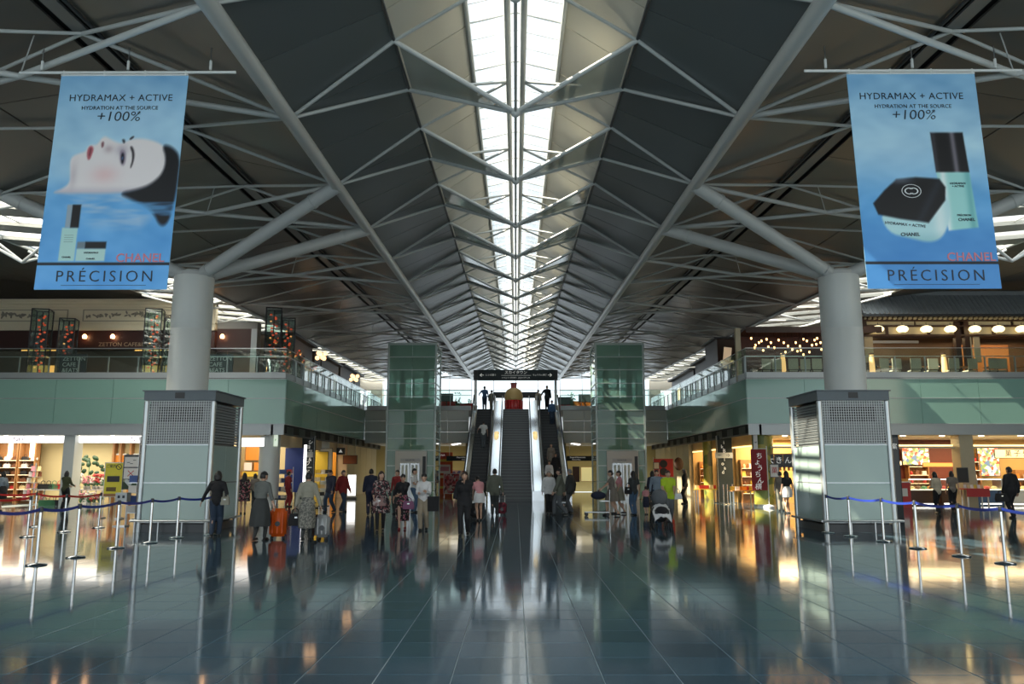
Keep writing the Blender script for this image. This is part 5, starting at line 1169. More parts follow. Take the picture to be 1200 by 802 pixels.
for s, px, lab in ((-1, 425, 'bright white lit board on the far upper left floor'), (1, 783.5, 'bright white lit board on the far upper right floor')):
    t = thing('lit_board', lab, 'screen', (gx(px, 58), 58, FZ)); B('lit_face', M_litwhite, t, -.40, .40, -.01, 0, .45, 1.6); B('board_case', M_white, t, -.42, .42, 0, .1, .3, 1.6)
    for a in (-.3, .3): B('board_leg', M_dark, t, a - .03, a + .03, 0, .1, 0, .3)
# ---- restaurant with tiled roof, right
RYY = 39.4; rz_ = lambda py: gz(py, RYY)
rx0, rx1 = gx(1012, RYY), gx(1290, RYY)
rs = thing('tiled_roof_restaurant', 'traditional restaurant front with grey tiled roof on the upper right floor', 'shopfront', (rx0, RYY, FZ)); RW = rx1 - rx0
M_kaw = mat('grey_roof_tile', (0.30, 0.33, 0.35), 0.25, vary=.15, scale=3)
M_rcream = mat('restaurant_cream_panel', (0.62, 0.53, 0.36), 0.6, vary=.05)
ze, zr = gz(369, 38.3) - FZ, gz(346, 39.3) - FZ; ye, yr = 38.3 - RYY, 39.3 - RYY
sl_ = MB(); k = 0; sp = .235
MB().prism([(0, ye, ze), (0, yr, zr), (0, yr, zr - .12), (0, ye, ze - .1)], (RW, 0, 0)).build('roof_board', M_dark, rs)
n = int(RW / sp); rl = MB(); pn = MB()
for i in range(n):
    x = i * sp + .1
    for j in range(8):
        a, b = j / 8, (j + 1) / 8 + .02
        P0, P1 = Vector((x, ye + (yr - ye) * a, ze + (zr - ze) * a + .035)), Vector((x, ye + (yr - ye) * b, ze + (zr - ze) * b + .02))
        rl.cyl(P0, P1, .06, .052, 7)
    pn.prism([(x + .05, ye, ze + .02), (x + sp - .05, ye, ze + .02), (x + sp - .05, yr, zr + .02), (x + .05, yr, zr + .02)], (0, 0, .015))
rl.build('roll_tiles', M_kaw, rs, True, kind='stuff'); pn.build('pan_tiles', M_kaw, rs, kind='stuff')
MB().cyl((0, yr, zr + .1), (RW, yr, zr + .1), .1, n=12).box(0, RW, yr - .12, yr + .12, zr - .05, zr + .08).build('ridge_tile', M_kaw, rs, True)
rb_ = lambda nme, m, pa, pb, qa, qb, y0, y1: B(nme, m, rs, gx(pa, RYY) - rx0, gx(pb, RYY) - rx0, y0, y1, rz_(qb) - FZ, rz_(qa) - FZ)
rb_('fascia_board', M_rcream, 1012, 1290, 369.5, 373.5, -.55, -.45); rb_('eave_beam', M_dwood, 1012, 1290, 373.5, 378, -.3, -.1)
re = MB().box(-.045, .045, -.12, .12, -.05, .05).mesh('rafter_end', mat('cream_rafter_end', (.62, .55, .38), .5))
for i in range(int(RW / .25)): put('rafter_end', re, rs, (.12 + i * .25, -.4, rz_(375.5) - FZ))
for a, b in ((1018, 1084), (1086, 1133), (1147, 1200), (1204, 1290)): rb_('cream_panel', M_rcream, a, b, 377.5, 382, 0, .1)
for a, b in ((1015, 1049), (1051, 1099), (1101, 1134), (1146, 1177), (1180, 1230)): rb_('cream_panel', M_rcream, a, b, 384, 392.5, 0, .1)
rb_('beam', M_dwood, 1012, 1290, 382, 384, -.08, .12); rb_('beam', M_dwood, 1012, 1290, 392.5, 395, -.08, .12); rb_('upper_backing', M_dwood, 1012, 1290, 369, 396, .12, .2)
for px in (1013, 1134, 1145, 1050, 1100, 1178): rb_('wood_post', M_dwood, px - (1.5 if px not in (1134, 1145) else 3), px + (1.5 if px not in (1134, 1145) else 3), 378 if px in (1013, 1134, 1145) else 383, 446 if px in (1013, 1134, 1145) else 393, -.1, .15)
for a, b in ((1013, 1019), (1021.5, 1033), (1132, 1137), (1147, 1151), (1154, 1161)): rb_('pale_post', M_rcream, a, b, 393, 425, .0, .1)
rb_('rear_wall', mat('restaurant_back_wall', (.12, .065, .03), .5, vary=.3, scale=.6), 1012, 1290, 372, 446, 2.6, 2.7); rb_('rear_lit_wall', mat('restaurant_orange_wall', (.42, .17, .05), .5), 1162, 1230, 396, 430, 2.4, 2.5); rb_('shelf_rail', M_steel, 1033, 1100, 396, 399, 1.0, 1.1)
rb_('low_cabinet', mat('low_cabinet_brown', (.07, .045, .03), .5), 1033, 1120, 418, 446, 1.5, 1.9)
lamp((gx(1080, 40.6), 40.6, 8.4), 6, 1.2, 60, (1, .72, .4)); lamp((gx(1190, 40.6), 40.6, 8.4), 4, 1.2, 80, (1, .65, .32))  # unseen area lamps added to brighten the restaurant
lme = MB().lathe([(.10, -.17), (.2, -.13), (.27, -.05), (.285, 0), (.27, .05), (.2, .13), (.10, .17)], n=18).mesh('paper_shade', mat('paper_lantern_glow', (1, .9, .6), .5, emit=1.5, ecol=(1, .82, .45)), True)
for i, px in enumerate((1028, 1056.5, 1084.5, 1112.5, 1141, 1168.5, 1195.5, 1223)):
    t = thing('paper_lantern', ['leftmost glowing oval paper lantern under the tiled eave, beside the right column', 'glowing oval paper lantern under the tiled eave, second from the column', 'glowing oval paper lantern under the tiled eave, third from the column', 'glowing oval paper lantern under the tiled eave, fourth from the column', 'glowing oval paper lantern hung before the twin wood posts', 'glowing oval paper lantern just right of the twin wood posts', 'rightmost fully visible oval paper lantern under the tiled eave', 'oval paper lantern beyond the right edge of the eave'][i], 'lantern', at(px, 386.3, RYY - .42), 0, 'paper lanterns under the tiled eave')
    put('paper_shade', lme, t); bar('hook', (0, 0, .17), (0, 0, .33), .012, M_black, t)
    for z in (-.18, .17): MB().cyl((0, 0, z), (0, 0, z + .02), .1, n=12).build('lantern_rim', M_black, t)
fl_ = MB().lathe([(.10, .1), (.13, .3), (.12, .9), (.09, 1.25)], n=16).mesh('paper_shade', mat('floor_lantern_glow', (.9, .6, .3), .5, emit=.7, ecol=(1, .55, .2)), True)
for i, (px, Y) in enumerate(((1030, 37.4), (1116, 37.4), (924, 37.6))):
    t = thing('floor_lantern', ['tall glowing floor lantern beside the right column', 'tall glowing floor lantern in the middle of the right terrace', 'tall glowing floor lantern among the chairs under the hanging bulbs'][i], 'lamp', (gx(px, Y), Y, FZ)); put('paper_shade', fl_, t); MB().cyl((0, 0, 0), (0, 0, .1), .17, n=14).build('lantern_base', M_dwood, t); MB().cyl((0, 0, 1.25), (0, 0, 1.32), .12, n=14).build('lantern_cap', M_dwood, t)
M_seat = mat('cream_chair_fabric', (.50, .45, .33), .7)
def chair(px, Y, label, rz=0):
    t = thing('terrace_chair', label, 'chair', (gx(px, Y), Y, FZ), rz, 'cream terrace chairs')
    B('seat', M_seat, t, -.23, .23, -.23, .23, .42, .48); B('backrest', M_seat, t, -.23, .23, -.25, -.2, .52, 1.02)
    for a in (-.21, .21):
        for b in (-.22, .21): B('leg', M_dwood, t, a - .018, a + .018, b - .018, b + .018, 0, .42 if b > 0 else .55)
wl = ['first terrace chair right of the right column', 'second terrace chair right of the right column', 'third terrace chair right of the right column', 'cream chair left of the middle floor lantern', 'cream chair just right of the middle floor lantern', 'cream chair before the twin wood posts', 'cream chair left of the far right pair', 'cream chair at the far right of the terrace']
for i, px in enumerate((1041, 1056, 1080, 1100, 1125, 1146, 1170, 1182)): chair(px, 37.2 + .12 * (i % 2), 'cream backed ' + wl[i] if not wl[i].startswith('cream') else wl[i], random.uniform(-.2, .2))
wl = ['leftmost cream chair under the hanging bulbs', 'second cream chair from left under the hanging bulbs', 'third cream chair from left under the hanging bulbs', 'second last cream chair under the hanging bulbs, left of the column', 'last cream chair under the hanging bulbs, touching the column outline']
for i, px in enumerate((901, 914, 934, 949, 962)): chair(px, 37.3 + .15 * (i % 2), wl[i], random.uniform(-.2, .2))
for i, px in enumerate((1048, 1090, 1136, 1176, 1215, 907, 942)):
    t = thing('terrace_table', ['dark cafe table between the first two terrace chairs', 'dark cafe table between the third chair and its neighbour', 'dark cafe table right of the middle floor lantern', 'dark cafe table between the far right chairs', 'dark cafe table beyond the far right chairs', 'dark cafe table at left under the hanging bulbs', 'dark cafe table at right under the hanging bulbs'][i], 'table', (gx(px, 38.0), 38.0, FZ), 0, 'terrace tables')
    B('table_top', M_wood, t, -.4, .4, -.35, .35, .70, .74); bar('table_leg', (0, 0, .03), (0, 0, .7), .04, M_dark, t); B('table_foot', M_dark, t, -.25, .25, -.25, .25, 0, .03)
# dark pavilion with hanging bulbs, between right column and nave
pv = thing('dark_pavilion', 'dark maroon pavilion with hanging bulbs on the upper right floor', 'shopfront', (gx(940, 39.2), 39.2, FZ)); X_ = lambda px, Y=39.2: gx(px, Y) - pv.location.x
zt = gz(392, 39.2) - FZ
M_pav = mat('maroon_pavilion_wall', (.075, .02, .016), .5, vary=.2)
B('rear_wall', M_pav, pv, X_(874), X_(1030), .9, 1.0, 0, zt); B('roof_slab', M_dwood, pv, X_(872), X_(1030), -1.3, 1.1, zt, zt + .12); B('roof_fascia', M_dwood, pv, X_(872), X_(1030), -1.34, -1.3, zt - .15, zt + .14)
B('pale_post', M_rcream, pv, X_(868, 37.6) - .0, X_(874, 37.6), -1.7, -1.5, 0, zt); B('wood_post', M_dwood, pv, X_(1006), X_(1010), -1.2, -1.0, 0, zt)
B('side_wall', M_pav, pv, X_(874) - .15, X_(874), -1.2, 1.0, 0, 1.2); B('low_cabinet', M_dwood, pv, X_(890), X_(1000), .4, .8, 0, .95)
MB().prism([(X_(960), -.2, zt + .1), (X_(1025), -.2, zt + .1), (X_(1025), -.2, zt + 1.5)], (0, 1.5, 0)).build('gable_roof', M_dwood, pv)
bm1 = MB().ell((0, 0, 0), (.05, .05, .06), 8, 6).mesh('bulb', mat('hanging_bulb_glow', (1, .75, .45), .4, emit=4, ecol=(1, .50, .18)), True)
def nth(i): return str(i) + ('th' if 10 <= i % 100 <= 20 else {1: 'st', 2: 'nd', 3: 'rd'}.get(i % 10, 'th'))
pts = [(898, 398), (892, 400), (885, 405), (889, 402), (903, 402), (907, 408), (918, 402), (923, 406), (932, 402), (937, 406), (941, 398), (928, 410), (934, 412), (938, 411), (941, 416), (951, 405), (954, 399), (956, 404), (961, 402), (966, 406), (957, 397), (970, 397), (948, 413), (920, 413), (915, 416), (945, 400), (912, 399), (975, 403), (980, 400), (962, 410), (900, 407), (880, 397), (884, 408), (894, 411), (971, 409)]
for i, (px, py) in enumerate(sorted(pts)):
    Y = 38.2 + random.uniform(-.35, .5); p = at(px, py, Y)
    t = thing('hanging_bulb', 'glowing bulb under the dark pavilion roof, %s from left in the cluster' % nth(i + 1), 'bulb', p, 0, 'hanging bulbs of the dark pavilion'); put('bulb', bm1, t); bar('cord', (0, 0, .06), (0, 0, max(.12, FZ + zt - p.z)), .006, M_black, t, 5); MB().cyl((0, 0, .06), (0, 0, .12), .025, n=8).build('socket', M_black, t)
lamp((gx(945, 38.4), 38.4, 8.6), 4, 1, 22, (1, .6, .28))
mp = thing('menu_stand', 'slanted lit poster beside the dark pavilion, facing the nave', 'poster', (gx(853, 40.5), 40.5, FZ)); B('poster_face', mat('poster_ivory', (.75, .55, .35), .5, emit=.3), mp, -.2, .2, -.02, 0, 1.0, 2.1).rotation_euler = (0, .12, 0); B('poster_leg', M_black, mp, -.03, .03, 0, .05, 0, 1.1)
pw = thing('brown_booth', 'dark brown narrow booth at the nave corner of the upper right floor', 'shopfront', (11.5, 43.6, FZ)); B('booth_body', M_dwood, pw, -.5, .5, -.6, 2.2, 0, gz(398, 43.2) - FZ); B('booth_roof', M_dark, pw, -.7, .7, -.8, 2.4, gz(398, 43.2) - FZ, gz(396.5, 43.2) - FZ); B('booth_light', mat('amber_lamp', (1, .75, .35), .4, emit=.6), pw, -.35, .35, -.62, -.6, 1.6, 1.75)
# far end of the upper floor
for i, (px, py0, py1, ci, Y, lab) in enumerate(((523, 478, 487, 0, 62, 'red bench at the far end left of the stairs'), (545, 476, 487, 0, 64, 'second red bench nearer the stairs at left'), (667, 477, 487, 0, 64, 'red bench just right of the stair head'), (684, 476, 487, 7, 62, 'orange red bench near the right elevator'))):
    t = thing('red_bench', lab, 'bench', (gx(px, Y), Y, FZ)); B('seat', PAL[ci], t, -.75, .75, -.3, .3, .3, .5); B('backrest', PAL[ci], t, -.75, .75, .2, .35, .5, 1.2)
    for a in (-.6, .6): B('leg', M_dark, t, a - .05, a + .05, -.25, .25, 0, .3)
for i, (px, py, Y, lab) in enumerate(((522, 466, 60, 'grey flight screen on a pole left of the stair head'), (663, 470, 62, 'dark screen on a pole right of the stair head'), (687, 467, 60, 'dark screen on a pole beside the right elevator'))):
    t = thing('pole_screen', lab, 'screen', (gx(px, Y), Y, FZ)); z = gz(py, Y) - FZ; B('screen_case', M_dark, t, -.5, .5, 0, .12, z - .3, z + .3); B('screen_face', mat('dim_screen', (.16, .22, .24), .2), t, -.46, .46, -.01, 0, z - .26, z + .26); bar('screen_pole', (0, .06, 0), (0, .06, z - .3), .04, M_dark, t)
for i, (px, Y) in enumerate(((536, 60), (549, 66), (658, 66), (671, 60))):
    potted(['leafy potted shrub left of the stair head, farther out', 'leafy potted shrub left of the stair head, nearest the sign post', 'leafy potted shrub right of the stair head, nearest the sign post', 'leafy potted shrub right of the stair head, farther out'][i], gx(px, Y), Y, FZ, 1.7, PAL[5], 'potted shrubs by the stair head', 30)
# ================================================================ PEOPLE
def pm(name, col, rough=.8): return mat(name, col, rough, vary=.12, scale=14)
SKIN = mat('skin', (0.55, 0.34, 0.24), 0.55, vary=.06, scale=20); SKIN2 = mat('skin_tan', (0.42, 0.25, 0.17), 0.55, vary=.06, scale=20)
HAIRB = mat('black_hair', (0.012, 0.010, 0.010), 0.4, bump=.4, scale=60); HAIRD = mat('dark_brown_hair', (0.035, 0.018, 0.012), 0.4, bump=.4, scale=60); HAIRG = mat('grey_hair', (0.22, 0.21, 0.20), 0.5, bump=.4, scale=60)
EYEM = mat('eye_dark', (0.015, 0.012, 0.012), 0.2); LIPM = mat('lips', (0.40, 0.12, 0.11), 0.45)
WS = bpy.data.scenes.new('workshop'); VL = WS.view_layers[0]
def capsule(m, p0, p1, r0, r1, n=10):
    p0, p1 = Vector(p0), Vector(p1); d = (p1 - p0); L = d.length or 1e-6; q = d.to_track_quat('Z', 'Y')
    prof = [(r0 * math.sin(t), -r0 * math.cos(t)) for t in (.5, 1.05)] + [(r0, 0), (r1, L)] + [(r1 * math.sin(t), L + r1 * math.cos(t)) for t in (1.05, .5)]
    k = MB().lathe(prof, n=n); m.add([p0 + q @ Vector(v) for v in k.v], k.f)
def remesh(mb, vox, m, name, smooth_it=3):
    me = mb.mesh('tmp', m); o = bpy.data.objects.new('tmp', me); WS.collection.objects.link(o)
    md = o.modifiers.new('r', 'REMESH'); md.mode = 'VOXEL'; md.voxel_size = vox
    ms = o.modifiers.new('s', 'SMOOTH'); ms.iterations = smooth_it; ms.factor = .5
    VL.update(); dg = VL.depsgraph; r = bpy.data.meshes.new_from_object(o.evaluated_get(dg))
    bpy.data.objects.remove(o); bpy.data.meshes.remove(me); r.name = name; r.materials.clear(); r.materials.append(m)
    r.polygons.foreach_set('use_smooth', [True] * len(r.polygons)); return r
def ik(a, b, l1, l2, pole):
    d = b - a; L = min(d.length, (l1 + l2) * .995); d = d.normalized() * L; x = (l1 * l1 - l2 * l2 + L * L) / (2 * L); h = math.sqrt(max(0, l1 * l1 - x * x))
    u = d.normalized(); pl = (pole - u * pole.dot(u)).normalized(); return a + u * x + pl * h, a + d
def head_mesh(sk):
    n, mm = 24, 18; vs = []; fs = []
    for j in range(mm + 1):
        t = PI * j / mm - PI / 2
        for i in range(n):
            a = 2 * PI * i / n; x, y, z = math.cos(t) * math.cos(a), math.cos(t) * math.sin(a), math.sin(t)
            f = max(0, y); jaw = max(0, -z)
            X = .074 * x * (1 - .30 * jaw ** 1.5); Y = .093 * y * (1 - .10 * jaw) + (.008 * jaw if y > 0 else -.006 * max(0, z)); Z = .113 * z
            if y > .3:
                g = lambda cx, cz, sx_, sz: math.exp(-((X - cx) / sx_) ** 2 - ((Z - cz) / sz) ** 2)
                Y += .024 * g(0, -.020, .012, .016) + .010 * g(0, .004, .010, .022) - .010 * (g(.031, .012, .016, .012) + g(-.031, .012, .016, .012)) + .005 * g(0, .032, .05, .01) + .007 * g(0, -.058, .02, .012) - .004 * g(0, -.072, .02, .007) + .008 * g(0, -.095, .022, .016)
            vs.append((X, Y, Z))
    for j in range(mm):
        fs += [(j * n + i, j * n + (i + 1) % n, (j + 1) * n + (i + 1) % n, (j + 1) * n + i) for i in range(n)]
    m = MB().add(vs, fs)
    for s in (-1, 1): m.ell((s * .076, -.005, -.005), (.010, .022, .032), 8, 6)
    return m
def hair_mesh(style):
    n, mm = 26, 16; vs = []; fs = []
    low = {'short': -.45, 'bob': -.95, 'long': -1, 'up': -.55}[style]
    for j in range(mm + 1):
        t = PI * j / mm - PI / 2
        for i in range(n):
            a = 2 * PI * i / n; x, y, z = math.cos(t) * math.cos(a), math.cos(t) * math.sin(a), math.sin(t)
            r = 1.14 + .025 * math.sin(7 * a + 5 * t)
            if style in ('bob', 'long'): r += .14 * max(0, .5 - abs(z))
            face = y > .25 and z < .42 - .12 * abs(x) * 2 + .0
            below = z < low + (.25 if y > -.2 else 0) + (.55 if abs(x) > .6 and style in ('short', 'up') and y > -.2 else 0)
            if face or below: r = .90
            X, Y, Z = .074 * x * r * 1.02, .093 * y * r, .113 * z * r
            if style in ('bob', 'long') and r > 1 and z < 0: X = .074 * x * r * 1.15
            vs.append((X, Y - .004, Z))
    for j in range(mm):
        fs += [(j * n + i, j * n + (i + 1) % n, (j + 1) * n + (i + 1) % n, (j + 1) * n + i) for i in range(n)]
    m = MB().add(vs, fs)
    if style == 'long':
        m.ell((0, -.075, -.13), (.085, .05, .20), 14, 10)
        for s in (-1, 1): m.ell((s * .07, -.03, -.10), (.026, .05, .15), 10, 8)
    if style == 'bob':
        m.ell((0, -.06, -.06), (.085, .055, .09), 14, 8)
        for s in (-1, 1): m.ell((s * .075, -.02, -.05), (.022, .055, .09), 10, 8)
    if style == 'up': m.ell((0, -.10, .04), (.045, .045, .045), 12, 8)
    return m
HEADS = {}; HAIRS = {}
def hand_geo(m, w, d, side, curl=.5, sc=1.0):
    """palm, four unequal bent fingers and a thumb; w wrist, d forearm direction"""
    d = d.normalized(); nrm = Vector((0, 1, 0)); nrm = (nrm - d * nrm.dot(d)).normalized(); u = d.cross(nrm)   # across the palm
    if abs(nrm.length) < .1: return
    thin = Vector((side, 0, 0)); thin = (thin - d * thin.dot(d)); thin = thin.normalized() if thin.length > .1 else u
    acr = d.cross(thin).normalized()
    if acr.y < 0: acr = -acr
    R = Matrix((acr, thin, d)).transposed()
    m.ell(w + d * .045 * sc, (.040 * sc, .016 * sc, .052 * sc), 10, 7, R)
    for k, ln in enumerate((.070, .080, .074, .056)):
        o = w + d * .082 * sc + acr * (.027 - .018 * k) * sc; dd = (d - thin * curl * .5).normalized(); p1 = o + dd * ln * .5 * sc
        d2 = (d - thin * curl * 1.5).normalized(); p2 = p1 + d2 * ln * .5 * sc
        m.cyl(o - d * .01, p1, .0092 * sc, .0085 * sc, 6); m.cyl(p1, p2, .0085 * sc, .0065 * sc, 6)
    o = w + d * .03 * sc + acr * .032 * sc; p1 = o + (d * .7 + acr * .8).normalized() * .035 * sc; p2 = p1 + (d + acr * .2 - thin * .3).normalized() * .03 * sc
    m.cyl(o, p1, .0115 * sc, .010 * sc, 6); m.cyl(p1, p2, .010 * sc, .0075 * sc, 6)
def person(label, loc, face, H=1.6, stride=0.0, fem=True, lean=0.0, hands=((None), (None)), top=None, sleeve='long', bottom='trousers', bm=None, hem=.45, hair='bob', hm=None, shoe=None, skin=None, turn=0.0, nod=0.0, group=None, vox=.021, coat=0.0, sit=False, wide=1.0, collar=True, twist=0.0, tights=None):
    """local +Y is forward; face = heading in degrees, 0 walks away from the camera, 180 comes towards it"""
    k = H / 1.65; skin = skin or SKIN; hm = hm or HAIRB; shoe = shoe or M_black
    root = thing('person', label, 'person', loc, math.radians(face), group)
    V_ = lambda x, y, z: Vector((x, y, z)) * k
    drop = .02 + .10 * stride ** 2
    hz = (.90 - drop) if not sit else .50
    hipx = .085; pel = V_(0, 0, hz + .04)
    Rl = Matrix.Rotation(-lean, 3, 'X') @ Matrix.Rotation(twist, 3, 'Z'); up = lambda x, y, z: pel + Rl @ (V_(x * wide, y, z + hz_off))
    hz_off = -.94
    shx = .155 if fem else .175
    legs = []
    for s in (-1, 1):
        hp = V_(s * hipx, 0, hz)
        if sit: kn = V_(s * .10, .42, .47); an = V_(s * .10, .40, .08)
        else:
            an = V_(s * .075, s * stride * .5, .085 + (.05 * stride if s < 0 else 0)); kn, an = ik(hp, an, .425 * k, .41 * k, Vector((0, 1, 0)))
        legs.append((hp, kn, an))
    arms = []
    for idx, s in enumerate((-1, 1)):
        sh = up(s * shx, 0, 1.345); h = hands[idx]
        ht = sh + Rl @ V_(s * .085, .05 - s * stride * .35, -.52) if h is None else V_(*h)
        if h is None: ht = sh + V_(s * .08, .04 - s * stride * .35, -.50)
        el, wr = ik(sh, ht, .275 * k, .245 * k, Vector((s * .35, -1, -.25))); arms.append((sh, el, wr))
    b = MB()
    def torso(m, o, lowz=.84):
        R3 = Rl
        m.ell(pel + Rl @ V_(0, 0, -.02), ((.155 + o) * k * wide, (.110 + o) * k, (.135 + o) * k), 16, 10, R3)
        m.ell(up(0, .005, 1.06), ((.128 + o) * k * wide, (.095 + o) * k, (.17 + o) * k), 16, 10, R3)
        m.ell(up(0, .005, 1.23), ((.150 + .012 * (not fem) + o) * k * wide, (.104 + o) * k, (.17 + o) * k), 16, 10, R3)
        if fem:
            for s in (-1, 1): m.ell(up(s * .062, .085, 1.22), ((.058 + o) * k, (.048 + o) * k, (.058 + o) * k), 10, 7, R3)
        capsule(m, up(-shx + .02, -.005, 1.345), up(shx - .02, -.005, 1.345), (.058 + o) * k, (.058 + o) * k)
        capsule(m, up(-.05, -.01, 1.375), up(.05, -.01, 1.375), (.055 + o) * k, (.055 + o) * k)
    torso(b, 0)
    lg = .62 if bottom == 'trousers' else 1.0
    for hp, kn, an in legs: capsule(b, hp, kn, .080 * k * lg, .052 * k * lg); capsule(b, kn, an, .053 * k * lg, .034 * k); b.ell(kn * .45 + an * .55 + V_(0, -.02, .06), (.045 * k * lg, .05 * k * lg, .10 * k), 8, 6); b.ell(an + V_(0, .06, -.05), (.038 * k, .10 * k, .034 * k), 10, 6)
    for sh, el, wr in arms: capsule(b, sh, el, .050 * k, .037 * k); capsule(b, el, wr, .037 * k, .025 * k)
    hd = up(0, .025, 1.545)
    if nod: hd = hd + Rl @ V_(0, .04 * nod, -.02 * nod)
    capsule(b, up(0, -.01, 1.36), hd + V_(0, -.012, -.05), .054 * k, .047 * k)
    body = remesh(b, vox * k, skin, 'body', 2)
    # head and hands join the body mesh
    hk = (fem, ); 
    Rh = Rl @ Matrix.Rotation(turn, 3, 'Z') @ Matrix.Rotation(-nod * .5, 3, 'X')
    ex = MB(); hm_ = head_mesh(None); ex.add([hd + (Rh @ Vector(v)) * k for v in hm_.v], hm_.f)
    for (sh, el, wr), s in zip(arms, (-1, 1)): hand_geo(ex, wr - (wr - el).normalized() * .01, wr - el, s, .55, k)
    me2 = ex.mesh('hh', skin, 'all'); bb = bmesh.new(); bb.from_mesh(body); bb.from_mesh(me2); bb.to_mesh(body); bb.free(); bpy.data.meshes.remove(me2)
    body.polygons.foreach_set('use_smooth', [True] * len(body.polygons))
    put('body', body, root)
    hs = hair_mesh(hair); hh = MB().add([hd + (Rh @ Vector(v)) * k for v in hs.v], hs.f); hh.build('hair', hm, root, 'all')
    e = MB()
    for s in (-1, 1): e.ell(hd + Rh @ V_(s * .031, .077, .012), (.012 * k, .006 * k, .006 * k), 8, 5, Rh)
    e.build('eyes', EYEM, root, 'all', kind='stuff'); MB().ell(hd + Rh @ V_(0, .094, -.058), (.022 * k, .006 * k, .008 * k), 8, 5, Rh).build('mouth', LIPM, root, 'all')
    # clothes
    if top:
        t = MB(); torso(t, .016 + coat)
        for sh, el, wr in arms:
            capsule(t, sh, el if sleeve != 'short' else sh.lerp(el, .62), (.060 + coat) * k, (.050 + coat) * k)
            if sleeve == 'long': capsule(t, el, el.lerp(wr, .88), (.049 + coat) * k, (.040 + coat) * k)
            elif sleeve == 'three': capsule(t, el, el.lerp(wr, .4), (.050 + coat) * k, (.047 + coat) * k)
        if coat: 
            for hp, kn, an in legs: capsule(t, hp + V_(0, 0, .03), hp.lerp(kn, .25), (.098 + coat) * k, (.098 + coat) * k)
        put('top', remesh(t, vox * k, top, 'top', 2), root)
        if collar: MB().cyl(up(0, -.005, 1.395), up(0, -.002, 1.425), .066 * k, .058 * k, 14, False).build('collar', top, root, True)
    if bottom == 'trousers':
        t = MB(); t.ell(pel + Rl @ V_(0, 0, -.03), (.168 * k * wide, .124 * k, .135 * k), 16, 9, Rl)
        for hp, kn, an in legs: capsule(t, hp, kn, .102 * k, .078 * k); capsule(t, kn, an + V_(0, 0, .0), .078 * k, .064 * k)
        put('trousers', remesh(t, vox * k, bm, 'trousers', 2), root)
    else:
        n = 32; R_ = 10; vs = []; fs = []
        zt = 1.02 if bottom == 'skirt' else 1.06; wmax = {'skirt': .25, 'dress': .25, 'slim': .19}[bottom]
        for j in range(R_ + 1):
            q = j / R_; z = (zt + (hz - .90)) * (1 - q) + hem * q
            rx = (.140 + (wmax - .140) * q ** .7 + .03 * math.sin(q * PI)) * wide; ry = (.112 + (wmax - .03 - .112) * q ** .8 + .02 * math.sin(q * PI)) + .12 * stride * q
            off = Rl @ V_(0, 0, (z - hz - .04)) if z > hz else V_(0, 0, z - hz - .04)
            for i in range(n):
                a = 2 * PI * i / n; f = 1 + .05 * q * math.sin(a * 8 + 1.3 * j * .1)
                vs.append(pel + off + V_(rx * f * math.cos(a), ry * f * math.sin(a), 0))
        for j in range(R_): fs += [(j * n + i, j * n + (i + 1) % n, (j + 1) * n + (i + 1) % n, (j + 1) * n + i) for i in range(n)]
        fs.append(tuple(range(n)))
        MB().add(vs, fs).build('skirt', bm, root, 'all')
    if tights:
        t = MB()
        for hp, kn, an in legs: capsule(t, hp.lerp(kn, .5), kn, .074 * k, .058 * k); capsule(t, kn, an, .059 * k, .041 * k); t.ell(kn * .45 + an * .55 + V_(0, -.02, .06), (.051 * k, .056 * k, .10 * k), 8, 6)
        t.build('stockings', tights, root, 'all')
    for hp, kn, an in legs:
        o = an + V_(0, 0, -.085) * 1
        s_ = MB(); s_.ell(Vector((o.x, o.y + .055 * k, max(o.z, 0) + .032 * k)), (.043 * k, .125 * k, .036 * k), 12, 7); s_.box(o.x - .035 * k, o.x + .035 * k, o.y - .065 * k, o.y + .15 * k, max(o.z, 0) + .001, max(o.z, 0) + .018 * k)
        s_.build('shoe', shoe, root, 'all')
    return root, arms, k
def hand_world(p, i):
    root, arms, k = p; return Matrix.Rotation(root.rotation_euler.z, 4, 'Z') @ arms[i][2] + Vector(root.location)
def handbag(label, p, m, w=.26, h=.22, drop=.16, rz=0, cat='bag', d=.10, group=None, hx=(0, 0, 0)):
    c = p + Vector(hx) + Vector((0, 0, -.07 - drop - h)); t = thing('handbag', label, cat, c, rz, group)
    MB().prism([(-w / 2, -d / 2, 0), (w / 2, -d / 2, 0), (w * .55, -d / 2, h * .35), (w * .42, -d * .4, h), (-w * .42, -d * .4, h), (-w * .55, -d / 2, h * .35)], (0, d * .9, 0)).build('bag_body', m, t)
    for y in (-d * .3, d * .3): MB().tube([(-w * .28, y, h * .9), (-w * .22, y, h + drop * .8), (0, y * .3, h + drop + .03), (w * .22, y, h + drop * .8), (w * .28, y, h * .9)], .010, 6).build('strap', m, t, True)
    MB().box(-.03, .03, -d / 2 - .012, -d / 2, h * .62, h * .75).build('clasp', M_steel, t); return t
